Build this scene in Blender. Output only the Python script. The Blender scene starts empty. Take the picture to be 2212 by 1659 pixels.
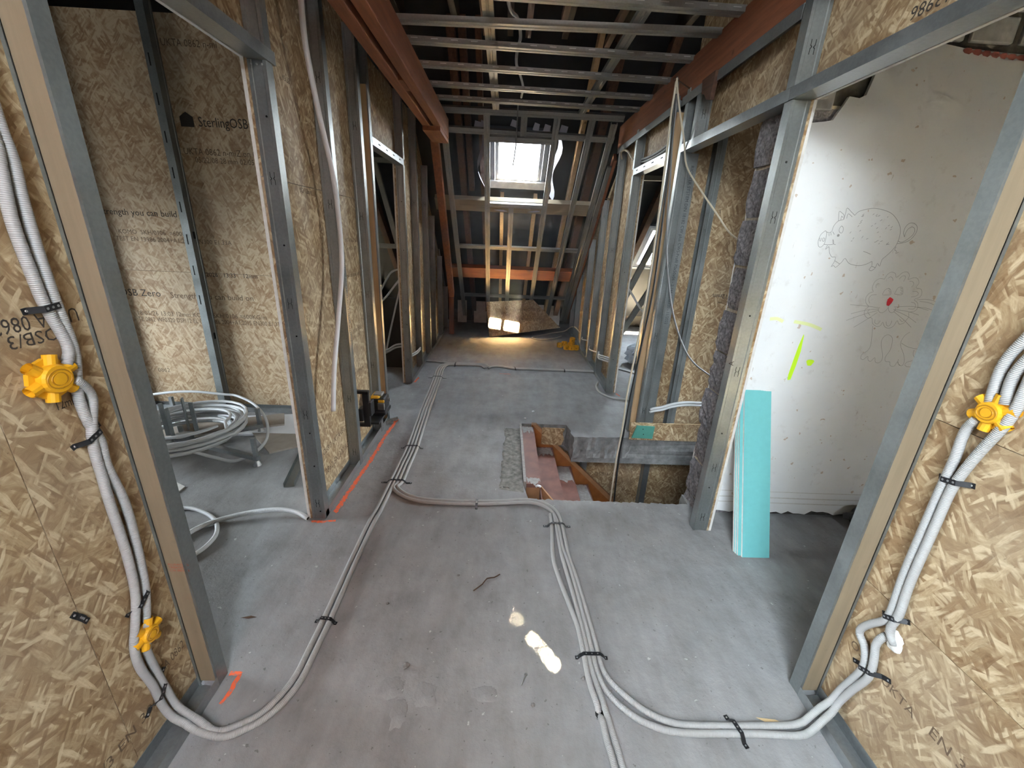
import bpy, bmesh, math, random
from mathutils import Vector, Matrix, noise
random.seed(11)
scn = bpy.context.scene
COL = scn.collection
PI = math.pi
def V(*a): return Vector(a)

# ---------------------------------------------------------------- camera
cam_d = bpy.data.cameras.new('camera')
cam = bpy.data.objects.new('camera', cam_d); COL.objects.link(cam)
YAW, PITCH, ROLL, FPX = 0.0281247, 0.3437878, 0.0447172, 892.95
fwd = V(math.sin(YAW)*math.cos(PITCH), math.cos(YAW)*math.cos(PITCH), -math.sin(PITCH))
rt = V(math.cos(YAW), -math.sin(YAW), 0); up = rt.cross(fwd)
r2 = rt*math.cos(ROLL) + up*math.sin(ROLL); u2 = -rt*math.sin(ROLL) + up*math.cos(ROLL)
mw = Matrix((r2, u2, -fwd)).transposed().to_4x4(); mw.translation = V(0, 0, 1.5)
cam.matrix_world = mw
cam_d.sensor_fit = 'HORIZONTAL'; cam_d.sensor_width = 36.0
cam_d.lens = 36.0*FPX/2212.0
cam_d.clip_start = 0.02
scn.camera = cam

# ---------------------------------------------------------------- sky, sun, exposure
HAZE = 0.018
SKY, SUN, EXPO = 42.0, 2600.0, 0.64
SUN_TO = V(0.040, -0.4856, 0.8742)          # direction towards the sun
world = bpy.data.worlds.new('world'); scn.world = world; world.use_nodes = True
nt = world.node_tree; nt.nodes.clear()
wo = nt.nodes.new('ShaderNodeOutputWorld'); wb = nt.nodes.new('ShaderNodeBackground')
tc = nt.nodes.new('ShaderNodeTexCoord'); sx = nt.nodes.new('ShaderNodeSeparateXYZ')
rp = nt.nodes.new('ShaderNodeValToRGB')
nt.links.new(tc.outputs['Generated'], sx.inputs[0])
mr = nt.nodes.new('ShaderNodeMapRange'); mr.inputs[1].default_value = -1; mr.inputs[2].default_value = 1
nt.links.new(sx.outputs[2], mr.inputs[0]); nt.links.new(mr.outputs[0], rp.inputs[0])
el = rp.color_ramp.elements
el[0].position = 0.47; el[0].color = (0.13, 0.12, 0.11, 1)
el[1].position = 0.53; el[1].color = (0.93, 0.96, 1.0, 1)
e = el.new(1.0); e.color = (0.78, 0.88, 1.0, 1)
nt.links.new(rp.outputs[0], wb.inputs[0]); wb.inputs[1].default_value = SKY
nt.links.new(wb.outputs[0], wo.inputs[0])
sun_d = bpy.data.lights.new('sun', 'SUN'); sun_d.energy = SUN; sun_d.angle = 0.016; sun_d.color = (1.0, 0.80, 0.52)
sun = bpy.data.objects.new('sun', sun_d); COL.objects.link(sun)
sun.rotation_euler = SUN_TO.to_track_quat('Z', 'Y').to_euler(); sun.location = (0, -8, 14)
vs = scn.view_settings
scn.display_settings.display_device = 'sRGB'
vs.view_transform = 'Standard'; vs.look = 'None'; vs.gamma = 1.0; vs.exposure = EXPO; vs.use_curve_mapping = False
scn.cycles.use_denoising = True
scn.cycles.max_bounces = 6; scn.cycles.diffuse_bounces = 4; scn.cycles.glossy_bounces = 3
scn.cycles.use_adaptive_sampling = True; scn.cycles.adaptive_threshold = 0.12; scn.cycles.adaptive_min_samples = 16
scn.cycles.sample_clamp_indirect = 25.0; scn.cycles.caustics_reflective = False; scn.cycles.caustics_refractive = False

# ---------------------------------------------------------------- materials
MATS = {}
def srgb(r, g, b):
    f = lambda c: (c/255/12.92 if c/255 <= 0.04045 else ((c/255+0.055)/1.055)**2.4)
    return (f(r), f(g), f(b), 1)
class NT:
    def __init__(s, name, rough=0.6, metal=0.0, spec=0.4):
        m = bpy.data.materials.new(name); m.use_nodes = True; s.m = m; s.t = m.node_tree
        s.p = s.t.nodes['Principled BSDF']; s.p.inputs['Roughness'].default_value = rough
        s.p.inputs['Metallic'].default_value = metal; s.p.inputs['Specular IOR Level'].default_value = spec
        MATS[name] = m
    def n(s, typ, **kw):
        o = s.t.nodes.new('ShaderNode'+typ)
        for k, v in kw.items():
            if k.startswith('_'): setattr(o, k[1:], v)
            else: o.inputs[k].default_value = v
        return o
    def l(s, a, b): s.t.links.new(a, b)
    def coord(s, kind='Object', scale=(1, 1, 1), rot=(0, 0, 0), loc=(0, 0, 0)):
        t = s.n('TexCoord'); mp = s.n('Mapping')
        mp.inputs['Scale'].default_value = scale; mp.inputs['Rotation'].default_value = rot; mp.inputs['Location'].default_value = loc
        s.l(t.outputs[kind], mp.inputs[0]); return mp.outputs[0]
    def noise(s, co, scale, detail=3, rough=0.55):
        o = s.n('TexNoise'); o.inputs['Scale'].default_value = scale; o.inputs['Detail'].default_value = detail
        o.inputs['Roughness'].default_value = rough; s.l(co, o.inputs['Vector']); return o.outputs['Fac']
    def ramp(s, fac, stops):
        o = s.n('ValToRGB'); e = o.color_ramp.elements
        while len(e) > 1: e.remove(e[-1])
        e[0].position, e[0].color = stops[0][0], stops[0][1]
        for p_, c_ in stops[1:]:
            x = e.new(p_); x.color = c_
        s.l(fac, o.inputs[0]); return o.outputs[0]
    def mix(s, fac, a, b, blend='MIX'):
        o = s.n('MixRGB', _blend_type=blend)
        for i, x in zip((0, 1, 2), (fac, a, b)):
            if hasattr(x, 'is_linked'): s.l(x, o.inputs[i])
            else: o.inputs[i].default_value = x
        return o.outputs[0]
    def math(s, op, a, b=0.0, clamp=False):
        o = s.n('Math', _operation=op, _use_clamp=clamp)
        for i, x in zip((0, 1), (a, b)):
            if hasattr(x, 'is_linked'): s.l(x, o.inputs[i])
            else: o.inputs[i].default_value = x
        return o.outputs[0]
    def color(s, c):
        if hasattr(c, 'is_linked'): s.l(c, s.p.inputs['Base Color'])
        else: s.p.inputs['Base Color'].default_value = c
    def bump(s, h, strength=0.3, dist=0.002):
        b = s.n('Bump'); b.inputs['Strength'].default_value = strength; b.inputs['Distance'].default_value = dist
        s.l(h, b.inputs['Height']); s.l(b.outputs[0], s.p.inputs['Normal'])
def plain(name, col, rough=0.6, metal=0.0, spec=0.4, var=0.0, vscale=20, bump=0.0, bscale=150):
    t = NT(name, rough, metal, spec)
    if var or bump: co = t.coord()
    if var:
        f = t.noise(co, vscale, 4)
        d = tuple(max(0, c*(1-var)) for c in col[:3])+(1,); h = tuple(min(1, c*(1+var)) for c in col[:3])+(1,)
        t.color(t.ramp(f, [(0.3, d), (0.7, h)]))
    else: t.color(col)
    if bump: t.bump(t.noise(co, bscale, 3), bump, 0.002)
    return t.m

def make_osb(name, scale=1.0, lo=(0.20, 0.115, 0.054, 1), mid=(0.305, 0.205, 0.11, 1), hi=(0.42, 0.31, 0.18, 1), soft=False):
    t = NT(name, 0.62, 0, 0.3)
    co0 = t.coord('UV', (scale, scale, scale))
    warp = t.n('TexNoise'); warp.inputs['Scale'].default_value = 9; warp.inputs['Detail'].default_value = 2; t.l(co0, warp.inputs['Vector'])
    wv = t.n('VectorMath', _operation='SCALE'); wv.inputs['Scale'].default_value = 0.02; t.l(warp.outputs['Color'], wv.inputs[0])
    ad = t.n('VectorMath', _operation='ADD'); t.l(co0, ad.inputs[0]); t.l(wv.outputs[0], ad.inputs[1])
    col = t.ramp(t.noise(co0, 7, 3), [(0.3, lo), (0.5, mid), (0.75, hi)])
    hgt = None
    layers = [(0.15, 12.0, 62.0, .30), (1.15, 11.0, 58.0, .42), (-0.8, 13, 74, .48), (0.5, 10.0, 56.0, .52), (2.1, 14, 80, .58), (-0.3, 9, 54.0, .60), (0.9, 16, 95, .64), (-1.2, 12, 66, .68)]
    for i, (a, sxx, syy, thr) in enumerate(layers):
        mp = t.n('Mapping'); mp.vector_type = 'TEXTURE'; mp.inputs['Rotation'].default_value = (0, 0, a); mp.inputs['Scale'].default_value = (1/sxx, 1/syy, 1); mp.inputs['Location'].default_value = (i*3.7, i*1.9, 0)
        t.l(ad.outputs[0], mp.inputs[0])
        vo = t.n('TexVoronoi', _voronoi_dimensions='2D'); vo.inputs['Scale'].default_value = 1.0; t.l(mp.outputs[0], vo.inputs['Vector'])
        sp = t.n('SeparateColor'); t.l(vo.outputs['Color'], sp.inputs[0])
        mask = t.math('GREATER_THAN', sp.outputs[0], thr)
        edge = t.n('MapRange'); edge.inputs[1].default_value = 0.35; edge.inputs[2].default_value = 0.6; edge.inputs[3].default_value = 1; edge.inputs[4].default_value = 0
        t.l(vo.outputs['Distance'], edge.inputs[0]); mask = t.math('MULTIPLY', mask, edge.outputs[0])
        grain = t.noise(mp.outputs[0], 5.0, 4, .7)
        sh = t.math('ADD', t.math('MULTIPLY', sp.outputs[1], 0.66), t.math('MULTIPLY', t.math('SUBTRACT', grain, .15), 0.55))
        c = t.ramp(sh, [(0.10, tuple(x*.8 for x in lo[:3])+(1,)), (0.22, lo), (0.36, tuple(0.5*(x+y) for x, y in zip(lo, mid))), (0.50, mid), (0.66, hi), (0.84, (0.60, 0.48, 0.31, 1))])
        col = t.mix(t.math('MULTIPLY', mask, 0.82), col, c)
        hgt = mask if i in (5, 7) else hgt
    dirt = t.noise(co0, 2.2, 4)
    col = t.mix(t.math('MULTIPLY', t.math('GREATER_THAN', t.noise(co0, 60, 2), 0.72), 0.5), col, (0.16, 0.09, 0.04, 1))
    col = t.mix(t.ramp(dirt, [(0.45, (0, 0, 0, 1)), (0.8, (.35, .35, .35, 1))]), col, (0.42, 0.36, 0.28, 1))
    t.color(col); t.bump(hgt, 0.35, 0.0015)
    return t.m
make_osb('osb', 1.0)
make_osb('osb_pale', 0.85, (0.30, 0.175, 0.09, 1), (0.46, 0.325, 0.195, 1), (0.58, 0.45, 0.30, 1))

def make_metal(name, base=0.30, tint=(0.93, 1.0, 0.99), rough=0.40, knurl=True):
    t = NT(name, rough, 0.75, 0.5); co = t.coord()
    f = t.noise(co, 6, 5); g = t.noise(co, 90, 2)
    a = tuple(base*0.78*c for c in tint)+(1,); b = tuple(base*1.12*c for c in tint)+(1,)
    t.color(t.mix(0.25, t.ramp(f, [(0.3, a), (0.7, b)]), t.ramp(g, [(0.4, a), (0.6, b)])))
    t.l(t.ramp(f, [(0.3, (rough*.8,)*3+(1,)), (0.7, (rough*1.25,)*3+(1,))]), t.p.inputs['Roughness'])
    if knurl:
        w = t.n('TexVoronoi'); w.inputs['Scale'].default_value = 420; w.inputs['Randomness'].default_value = 0.0; t.l(co, w.inputs['Vector'])
        t.bump(w.outputs['Distance'], 0.35, 0.0008)
    return t.m
make_metal('galvanised'); make_metal('galvanised_plain', 0.36, (.95, 1, 1), 0.34, False)
make_metal('galvanised_furring', 0.30, (1, .99, .95), 0.5, False)
plain('steel_bright', (0.6, 0.6, 0.6, 1), 0.3, 0.9)

def make_wood(name, c0, c1, axis, rough=0.65, knots=True):
    t = NT(name, rough, 0, 0.3)
    sc = {'x': (2, 26, 26), 'y': (26, 2, 26), 'z': (26, 26, 2)}[axis]
    co = t.coord('Object', sc); co2 = t.coord('Object')
    f = t.noise(co, 1.6, 6, 0.6); g = t.noise(co2, 3, 3)
    c = t.ramp(f, [(0.25, c0), (0.75, c1)])
    c = t.mix(t.math('MULTIPLY', g, 0.35), c, tuple(x*.6 for x in c0[:3])+(1,))
    if knots:
        vo = t.n('TexVoronoi'); vo.inputs['Scale'].default_value = 5.5; t.l(co2, vo.inputs['Vector'])
        k = t.ramp(vo.outputs['Distance'], [(0.03, (1, 1, 1, 1)), (0.09, (0, 0, 0, 1))])
        c = t.mix(t.math('MULTIPLY', k, 0.7), c, tuple(x*.35 for x in c0[:3])+(1,))
    t.color(c); t.bump(f, 0.25, 0.001); return t.m
for ax in 'xyz':
    make_wood('pine_'+ax, (0.50, 0.32, 0.16, 1), (0.68, 0.49, 0.29, 1), ax)
    make_wood('grey_timber_'+ax, (0.215, 0.162, 0.102, 1), (0.285, 0.222, 0.145, 1), ax)
    make_wood('red_timber_'+ax, (0.16, 0.055, 0.028, 1), (0.31, 0.115, 0.055, 1), ax, 0.7)
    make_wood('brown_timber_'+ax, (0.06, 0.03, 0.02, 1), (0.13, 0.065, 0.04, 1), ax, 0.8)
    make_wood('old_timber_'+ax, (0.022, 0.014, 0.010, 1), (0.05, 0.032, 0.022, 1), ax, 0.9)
    make_wood('dusty_timber_'+ax, (0.20, 0.155, 0.10, 1), (0.30, 0.235, 0.155, 1), ax, 0.8)

def make_concrete():
    t = NT('concrete', 0.72, 0, 0.4); co = t.coord('Object')
    st = t.coord('Object', (5, 1.6, 1), (0, 0, 0.35))
    f = t.noise(co, 0.9, 5); g = t.noise(co, 6, 7, .68); h = t.noise(st, 2.2, 6, .62); k = t.noise(co, 240, 2)
    c = t.ramp(f, [(0.3, (0.198, 0.189, 0.183, 1)), (0.7, (0.301, 0.298, 0.301, 1))])
    c = t.mix(0.5, c, t.ramp(g, [(0.3, (0.166, 0.160, 0.156, 1)), (0.7, (0.365, 0.362, 0.362, 1))]))
    c = t.mix(0.25, c, t.ramp(h, [(0.35, (0.154, 0.148, 0.143, 1)), (0.65, (0.397, 0.394, 0.397, 1))]))
    c = t.mix(t.math('MULTIPLY', t.math('GREATER_THAN', t.noise(co, 55, 3), 0.69), .6), c, (0.096, 0.090, 0.083, 1))
    c = t.mix(t.math('MULTIPLY', t.math('GREATER_THAN', t.noise(co, 34, 2), 0.73), .55), c, (0.614, 0.602, 0.589, 1))
    c = t.mix(t.ramp(t.noise(co, 1.7, 5), [(.52, (0, 0, 0, 1)), (.72, (.18, .18, .18, 1))]), c, (0.30, 0.25, 0.20, 1))
    c = t.mix(t.ramp(t.noise(co, 2.6, 6, .7), [(.50, (0, 0, 0, 1)), (.70, (.3, .3, .3, 1))]), c, (0.40, 0.395, 0.39, 1))
    t.color(c)
    vo = t.n('TexVoronoi'); vo.inputs['Scale'].default_value = 13; t.l(co, vo.inputs['Vector'])
    pit = t.ramp(vo.outputs['Distance'], [(0.02, (0, 0, 0, 1)), (0.09, (1, 1, 1, 1))])
    hh = t.math('ADD', t.math('MULTIPLY', g, 1.4), t.math('MULTIPLY', pit, 0.15))
    t.bump(hh, 0.55, 0.012)
make_concrete()
plain('rough_concrete', (0.225, 0.215, 0.195, 1), 0.95, 0, .2, 0.45, 26, 1.0, 60)
plain('concrete_edge', (0.20, 0.20, 0.195, 1), 0.95, 0, .2, 0.35, 18, 0.8, 50)
plain('block', (0.20, 0.185, 0.19, 1), 0.95, 0, .2, 0.6, 70, 1.0, 90)
plain('mortar', (0.44, 0.38, 0.29, 1), 0.95, 0, .2, 0.25, 60, 0.6, 120)
plain('dark_mortar', (0.06, 0.055, 0.05, 1), 0.95, 0, .2, 0.4, 40, 0.6, 90)
plain('old_brick', (0.52, 0.51, 0.50, 1), 0.9, 0, .2, 0.2, 16, 0.6, 60)
plain('red_dust', (0.22, 0.07, 0.06, 1), 0.9, 0, .2, 0.4, 30)
def make_plaster():
    t = NT('white_plaster', 0.7, 0, 0.3); co = t.coord(); st = t.coord('Object', (30, 1, 5), (0, .5, 0))
    f = t.noise(co, 1.6, 5); g = t.noise(co, 16, 5, .7)
    c = t.ramp(f, [(0.3, (0.74, 0.74, 0.725, 1)), (0.65, (0.85, 0.85, 0.84, 1))])
    c = t.mix(t.ramp(g, [(0.58, (0, 0, 0, 1)), (0.75, (.4, .4, .4, 1))]), c, (0.50, 0.46, 0.42, 1))
    c = t.mix(t.math('MULTIPLY', t.math('GREATER_THAN', t.noise(st, 3, 3), 0.72), .4), c, (0.35, 0.28, 0.22, 1))
    c = t.mix(t.math('MULTIPLY', t.math('GREATER_THAN', t.noise(co, 24, 2), 0.715), .6), c, (0.46, 0.30, 0.17, 1))
    t.color(c); t.bump(t.noise(co, 30, 5), 0.15, 0.002)
make_plaster()
plain('gypsum', (0.66, 0.64, 0.60, 1), 0.85, 0, .2, 0.08, 60, .3, 200)
plain('white_board', (0.74, 0.75, 0.78, 1), 0.7, 0, .3, 0.03, 8)
plain('brown_board', (0.34, 0.295, 0.25, 1), 0.85, 0, .2, 0.08, 20)
plain('teal_board', (0.155, 0.46, 0.46, 1), 0.75, 0, .25, 0.03, 40)
plain('teal_dark', (0.075, 0.26, 0.21, 1), 0.75, 0, .25, 0.05, 40)
def make_conduit(name, col, pitch=0.0042, strength=0.6):
    t = NT(name, 0.42, 0, 0.45); co = t.coord('UV'); s = t.n('SeparateXYZ'); t.l(co, s.inputs[0])
    w = t.math('SINE', t.math('MULTIPLY', s.outputs[1], 2*PI/pitch)); w = t.math('MULTIPLY', t.math('ADD', w, 1.0), 0.5)
    d = tuple(x*.62 for x in col[:3])+(1,)
    dust = t.noise(t.coord('Object'), 18, 3)
    c = t.mix(t.math('MULTIPLY', t.math('SUBTRACT', 1.0, w), 0.75), col, d)
    t.color(t.mix(t.math('MULTIPLY', dust, .25), c, (0.30, 0.28, 0.25, 1))); t.bump(w, strength, 0.0012); return t.m
make_conduit('conduit_grey', (0.44, 0.44, 0.43, 1)); make_conduit('conduit_white', (0.76, 0.77, 0.78, 1))
plain('tube_white', (0.55, 0.56, 0.565, 1), 0.4, 0, .5, .05, 12)
plain('cable_beige', (0.56, 0.50, 0.38, 1), 0.5); plain('cable_black', (0.02, 0.02, 0.02, 1), 0.45); plain('cable_grey', (0.20, 0.20, 0.20, 1), 0.45)
plain('bore_dark', (0.01, 0.01, 0.01, 1), 0.9)
plain('strap_black', (0.018, 0.018, 0.02, 1), 0.4, 0.2)
plain('yellow_plastic', (0.72, 0.36, 0.012, 1), 0.45, 0, .45, .06, 30); plain('yellow_dark', (0.42, 0.19, 0.005, 1), 0.5)
plain('black_plastic', (0.015, 0.015, 0.016, 1), 0.4, 0, .5); plain('tool_yellow', (0.75, 0.42, 0.03, 1), 0.4); plain('tool_grey', (0.28, 0.28, 0.27, 1), 0.35, .3)
plain('felt_black', (0.014, 0.014, 0.016, 1), 0.75, 0, .25, .4, 3, .3, 12)
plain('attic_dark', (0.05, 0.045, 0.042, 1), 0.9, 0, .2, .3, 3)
plain('slate', (0.06, 0.06, 0.07, 1), 0.7, 0, .3)
plain('ink', (0.055, 0.045, 0.038, 1), 0.8, 0, .2); plain('ink_faint', (0.145, 0.10, 0.065, 1), 0.8, 0, .2); plain('ink_red', (0.42, 0.08, 0.04, 1), 0.8, 0, .2); plain('ink_stud', (0.06, 0.065, 0.08, 1), 0.6)
plain('pencil', (0.33, 0.33, 0.325, 1), 0.8, 0, .2); plain('crayon_red', (0.62, 0.03, 0.05, 1), 0.7); plain('spray_lime', (0.62, 0.95, 0.03, 1), 0.7); plain('spray_lime_faint', (0.78, 0.84, 0.42, 1), 0.7)
def make_spray(name, col):
    t = NT(name, 0.75, 0, .3); co = t.coord(); g = t.noise(co, 70, 4)
    t.color(t.mix(t.ramp(g, [(.5, (0, 0, 0, 1)), (.66, (1, 1, 1, 1))]), col, (0.34, 0.26, 0.24, 1)))
make_spray('spray_orange', (0.92, 0.16, 0.06, 1))
plain('stair_paint', (0.20, 0.095, 0.075, 1), 0.5, 0, .4, .25, 10); plain('stair_wood', (0.30, 0.105, 0.028, 1), 0.4, 0, .4, .2, 14); plain('stair_scuff', (0.36, 0.34, 0.32, 1), .8, 0, .2, .2, 40); plain('stair_tan', (0.36, 0.19, 0.095, 1), .6, 0, .3, .2, 12)
plain('window_frame', (0.52, 0.56, 0.62, 1), 0.45, 0, .4); plain('frame_grey', (0.22, 0.25, 0.30, 1), 0.45, .2, .4)
plain('membrane', (0.42, 0.42, 0.50, 1), 0.6, 0, .3); plain('foam_white', (0.70, 0.68, 0.64, 1), 0.8, 0, .2, .15, 14)
plain('plastic_bag', (0.05, 0.05, 0.055, 1), 0.2, 0, .6); plain('bag_clear', (0.5, 0.55, 0.62, 1), 0.25, 0, .5)
plain('stone', (0.22, 0.21, 0.20, 1), 0.9, 0, .2, .3, 60); plain('wood_chip', (0.62, 0.45, 0.24, 1), .8)
plain('rust', (0.12, 0.07, 0.045, 1), 0.7, .5)
plain('blocker_brick', (0.30, 0.14, 0.10, 1), .9, 0, .2, .25, 12)
gm = bpy.data.materials.new('glass'); gm.use_nodes = True; gt = gm.node_tree; gt.nodes.clear()
go = gt.nodes.new('ShaderNodeOutputMaterial'); gx = gt.nodes.new('ShaderNodeMixShader'); ga = gt.nodes.new('ShaderNodeBsdfTransparent'); gb = gt.nodes.new('ShaderNodeBsdfGlossy')
gb.inputs['Roughness'].default_value = 0.05; gx.inputs[0].default_value = 0.06; ga.inputs[0].default_value = (0.93, 0.96, 0.97, 1)
gt.links.new(ga.outputs[0], gx.inputs[1]); gt.links.new(gb.outputs[0], gx.inputs[2]); gt.links.new(gx.outputs[0], go.inputs[0]); MATS['glass'] = gm

# ---------------------------------------------------------------- helpers
def tag(o, label=None, cat=None, group=None, kind=None):
    if label: o['label'] = label
    if cat: o['category'] = cat
    if group: o['group'] = group
    if kind: o['kind'] = kind
    return o
LOCS = {}
def put(o, parent):
    COL.objects.link(o)
    if parent is not None:
        o.parent = parent
        o.matrix_parent_inverse = Matrix.Translation(-LOCS.get(parent.name, V(0, 0, 0)))
def mesh_obj(name, verts, faces, mat, parent=None, smooth=False, uv=None, center=True):
    verts = [Vector(v) for v in verts]
    c = V(0, 0, 0)
    if center and verts:
        lo = V(*[min(v[i] for v in verts) for i in range(3)]); hi = V(*[max(v[i] for v in verts) for i in range(3)])
        c = (lo+hi)/2
        if parent is None: c.z = lo.z
    me = bpy.data.meshes.new(name)
    me.from_pydata([v-c for v in verts], [], faces)
    if mat is not None:
        for m in (mat if isinstance(mat, (list, tuple)) else [mat]): me.materials.append(MATS[m])
    if smooth: me.polygons.foreach_set('use_smooth', [True]*len(me.polygons))
    if uv == 'box':
        L = me.uv_layers.new(name='UVMap'); ou, ov = random.uniform(0, 9), random.uniform(0, 9)
        for p in me.polygons:
            n = p.normal; a = max(range(3), key=lambda i: abs(n[i])); i, j = ((1, 2), (0, 2), (0, 1))[a]
            for li in p.loop_indices:
                w = me.vertices[me.loops[li].vertex_index].co + c; L.data[li].uv = (w[i]+ou, w[j]+ov)
    elif uv is not None:
        L = me.uv_layers.new(name='UVMap')
        for li, l in enumerate(me.loops): L.data[li].uv = uv[li]
    o = bpy.data.objects.new(name, me); o.location = c
    put(o, parent); LOCS[o.name] = c.copy()
    return o
def empty(name, loc, label=None, cat=None, group=None, kind=None):
    o = bpy.data.objects.new(name, None); o.empty_display_size = 0.1; o.location = loc; COL.objects.link(o); LOCS[o.name] = Vector(loc)
    return tag(o, label, cat, group, kind)
class MB:
    def __init__(s): s.v = []; s.f = []; s.mi = []
    def add(s, vs, fs, mi=0):
        k = len(s.v); s.v += [Vector(v) for v in vs]; s.f += [tuple(i+k for i in f) for f in fs]; s.mi += [mi]*len(fs); return s
    def box(s, x0, x1, y0, y1, z0, z1, mi=0, M=None):
        vs = [V(x, y, z) for z in (z0, z1) for y in (y0, y1) for x in (x0, x1)]
        if M is not None: vs = [M @ v for v in vs]
        return s.add(vs, [(0, 2, 3, 1), (4, 5, 7, 6), (0, 1, 5, 4), (2, 6, 7, 3), (0, 4, 6, 2), (1, 3, 7, 5)], mi)
    def prism(s, poly, axis, a, b, mi=0):
        """poly: list of 2-D points in the two other axes, extruded along axis from a to b"""
        def P(p, t): return {'x': V(t, p[0], p[1]), 'y': V(p[0], t, p[1]), 'z': V(p[0], p[1], t)}[axis]
        n = len(poly); vs = [P(p, a) for p in poly]+[P(p, b) for p in poly]
        fs = [tuple(range(n)), tuple(range(2*n-1, n-1, -1))]+[(i, i+n, (i+1) % n+n, (i+1) % n) for i in range(n)]
        return s.add(vs, fs, mi)
    def profile(s, pts, t, o, ea, eb, ec, L, mi=0):
        """thin-walled open profile (a, b) extruded along ec by L"""
        n = len(pts); P = [Vector(p) for p in pts]; off = []
        for i in range(n):
            d = []
            if i > 0: d.append((P[i]-P[i-1]).normalized())
            if i < n-1: d.append((P[i+1]-P[i]).normalized())
            nn = [Vector((-q.y, q.x)) for q in d]; m = sum(nn, Vector((0, 0)))
            if m.length < 1e-6: m = nn[0]
            m = m.normalized(); m = m/max(0.4, m.dot(nn[0])); off.append(P[i]+m*t)
        loop = P+off[::-1]; N = len(loop); o = Vector(o)
        vs = [o+ea*p.x+eb*p.y for p in loop]+[o+ea*p.x+eb*p.y+ec*L for p in loop]
        fs = [(i, (i+1) % N, (i+1) % N+N, i+N) for i in range(N)]
        for i in range(n-1): fs += [(i+1, i, N-1-i, N-2-i), (i+N, i+1+N, N-2-i+N, N-1-i+N)]
        return s.add(vs, fs, mi)
    def tube(s, pts, r, seg=8, cap=True, mi=0):
        pts = [Vector(p) for p in pts]; n = len(pts); rr = r if isinstance(r, (list, tuple)) else [r]*n
        k = len(s.v); nrm = None; T0 = None
        for i in range(n):
            T = (pts[min(i+1, n-1)]-pts[max(i-1, 0)]).normalized()
            if nrm is None:
                a = V(0, 0, 1) if abs(T.z) < .9 else V(1, 0, 0); nrm = T.cross(a).normalized()
            else: nrm = (nrm-T*nrm.dot(T)).normalized()
            b = T.cross(nrm)
            for j in range(seg):
                a = 2*PI*j/seg; s.v.append(pts[i]+(nrm*math.cos(a)+b*math.sin(a))*rr[i])
        fs = [(k+i*seg+j, k+i*seg+(j+1) % seg, k+(i+1)*seg+(j+1) % seg, k+(i+1)*seg+j) for i in range(n-1) for j in range(seg)]
        if cap: fs += [tuple(k+j for j in range(seg))[::-1], tuple(k+(n-1)*seg+j for j in range(seg))]
        s.f += fs; s.mi += [mi]*len(fs); return s
    def build(s, name, mat, parent=None, smooth=False, uv=None):
        o = mesh_obj(name, s.v, s.f, mat, parent, smooth, uv)
        if isinstance(mat, (list, tuple)): o.data.polygons.foreach_set('material_index', s.mi)
        return o
def box(name, x0, x1, y0, y1, z0, z1, mat, parent=None, uv=None, bevel=0):
    o = MB().box(x0, x1, y0, y1, z0, z1).build(name, mat, parent, uv=uv)
    if bevel:
        m = o.modifiers.new('bevel', 'BEVEL'); m.width = bevel; m.segments = 2
    return o
def panel(name, axis, poly, a, b, mat, parent):     # board with box-projected UV
    return MB().prism(poly, axis, a, b).build(name, mat, parent, uv='box')
def smooth_path(pts, step=0.02):
    P = [Vector(p) for p in pts]; out = []
    Q = [P[0]*2-P[1]]+P+[P[-1]*2-P[-2]]
    for i in range(1, len(Q)-2):
        p0, p1, p2, p3 = Q[i-1:i+3]; n = max(2, int((p2-p1).length/step))
        for k in range(n):
            t = k/n
            out.append(0.5*((2*p1)+(p2-p0)*t+(2*p0-5*p1+4*p2-p3)*t*t+(3*p1-p0-3*p2+p3)*t**3))
    out.append(P[-1]); return out
def pipe(name, pts, r, mat, parent=None, seg=10, step=0.02, smooth_it=True, hollow=False):
    pts = smooth_path(pts, step) if smooth_it else [Vector(p) for p in pts]
    b = MB(); b.tube(pts, r, seg, cap=not hollow)
    ln = [0.0]
    for i in range(1, len(pts)): ln.append(ln[-1]+(pts[i]-pts[i-1]).length)
    uv = []
    for i in range(len(pts)-1):
        for j in range(seg): uv += [(j/seg, ln[i]), ((j+1)/seg, ln[i]), ((j+1)/seg, ln[i+1]), (j/seg, ln[i+1])]
    if not hollow: uv += [(0, 0)]*seg+[(0, ln[-1])]*seg
    o = mesh_obj(name, b.v, b.f, mat, parent, True, uv)
    return o
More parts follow.
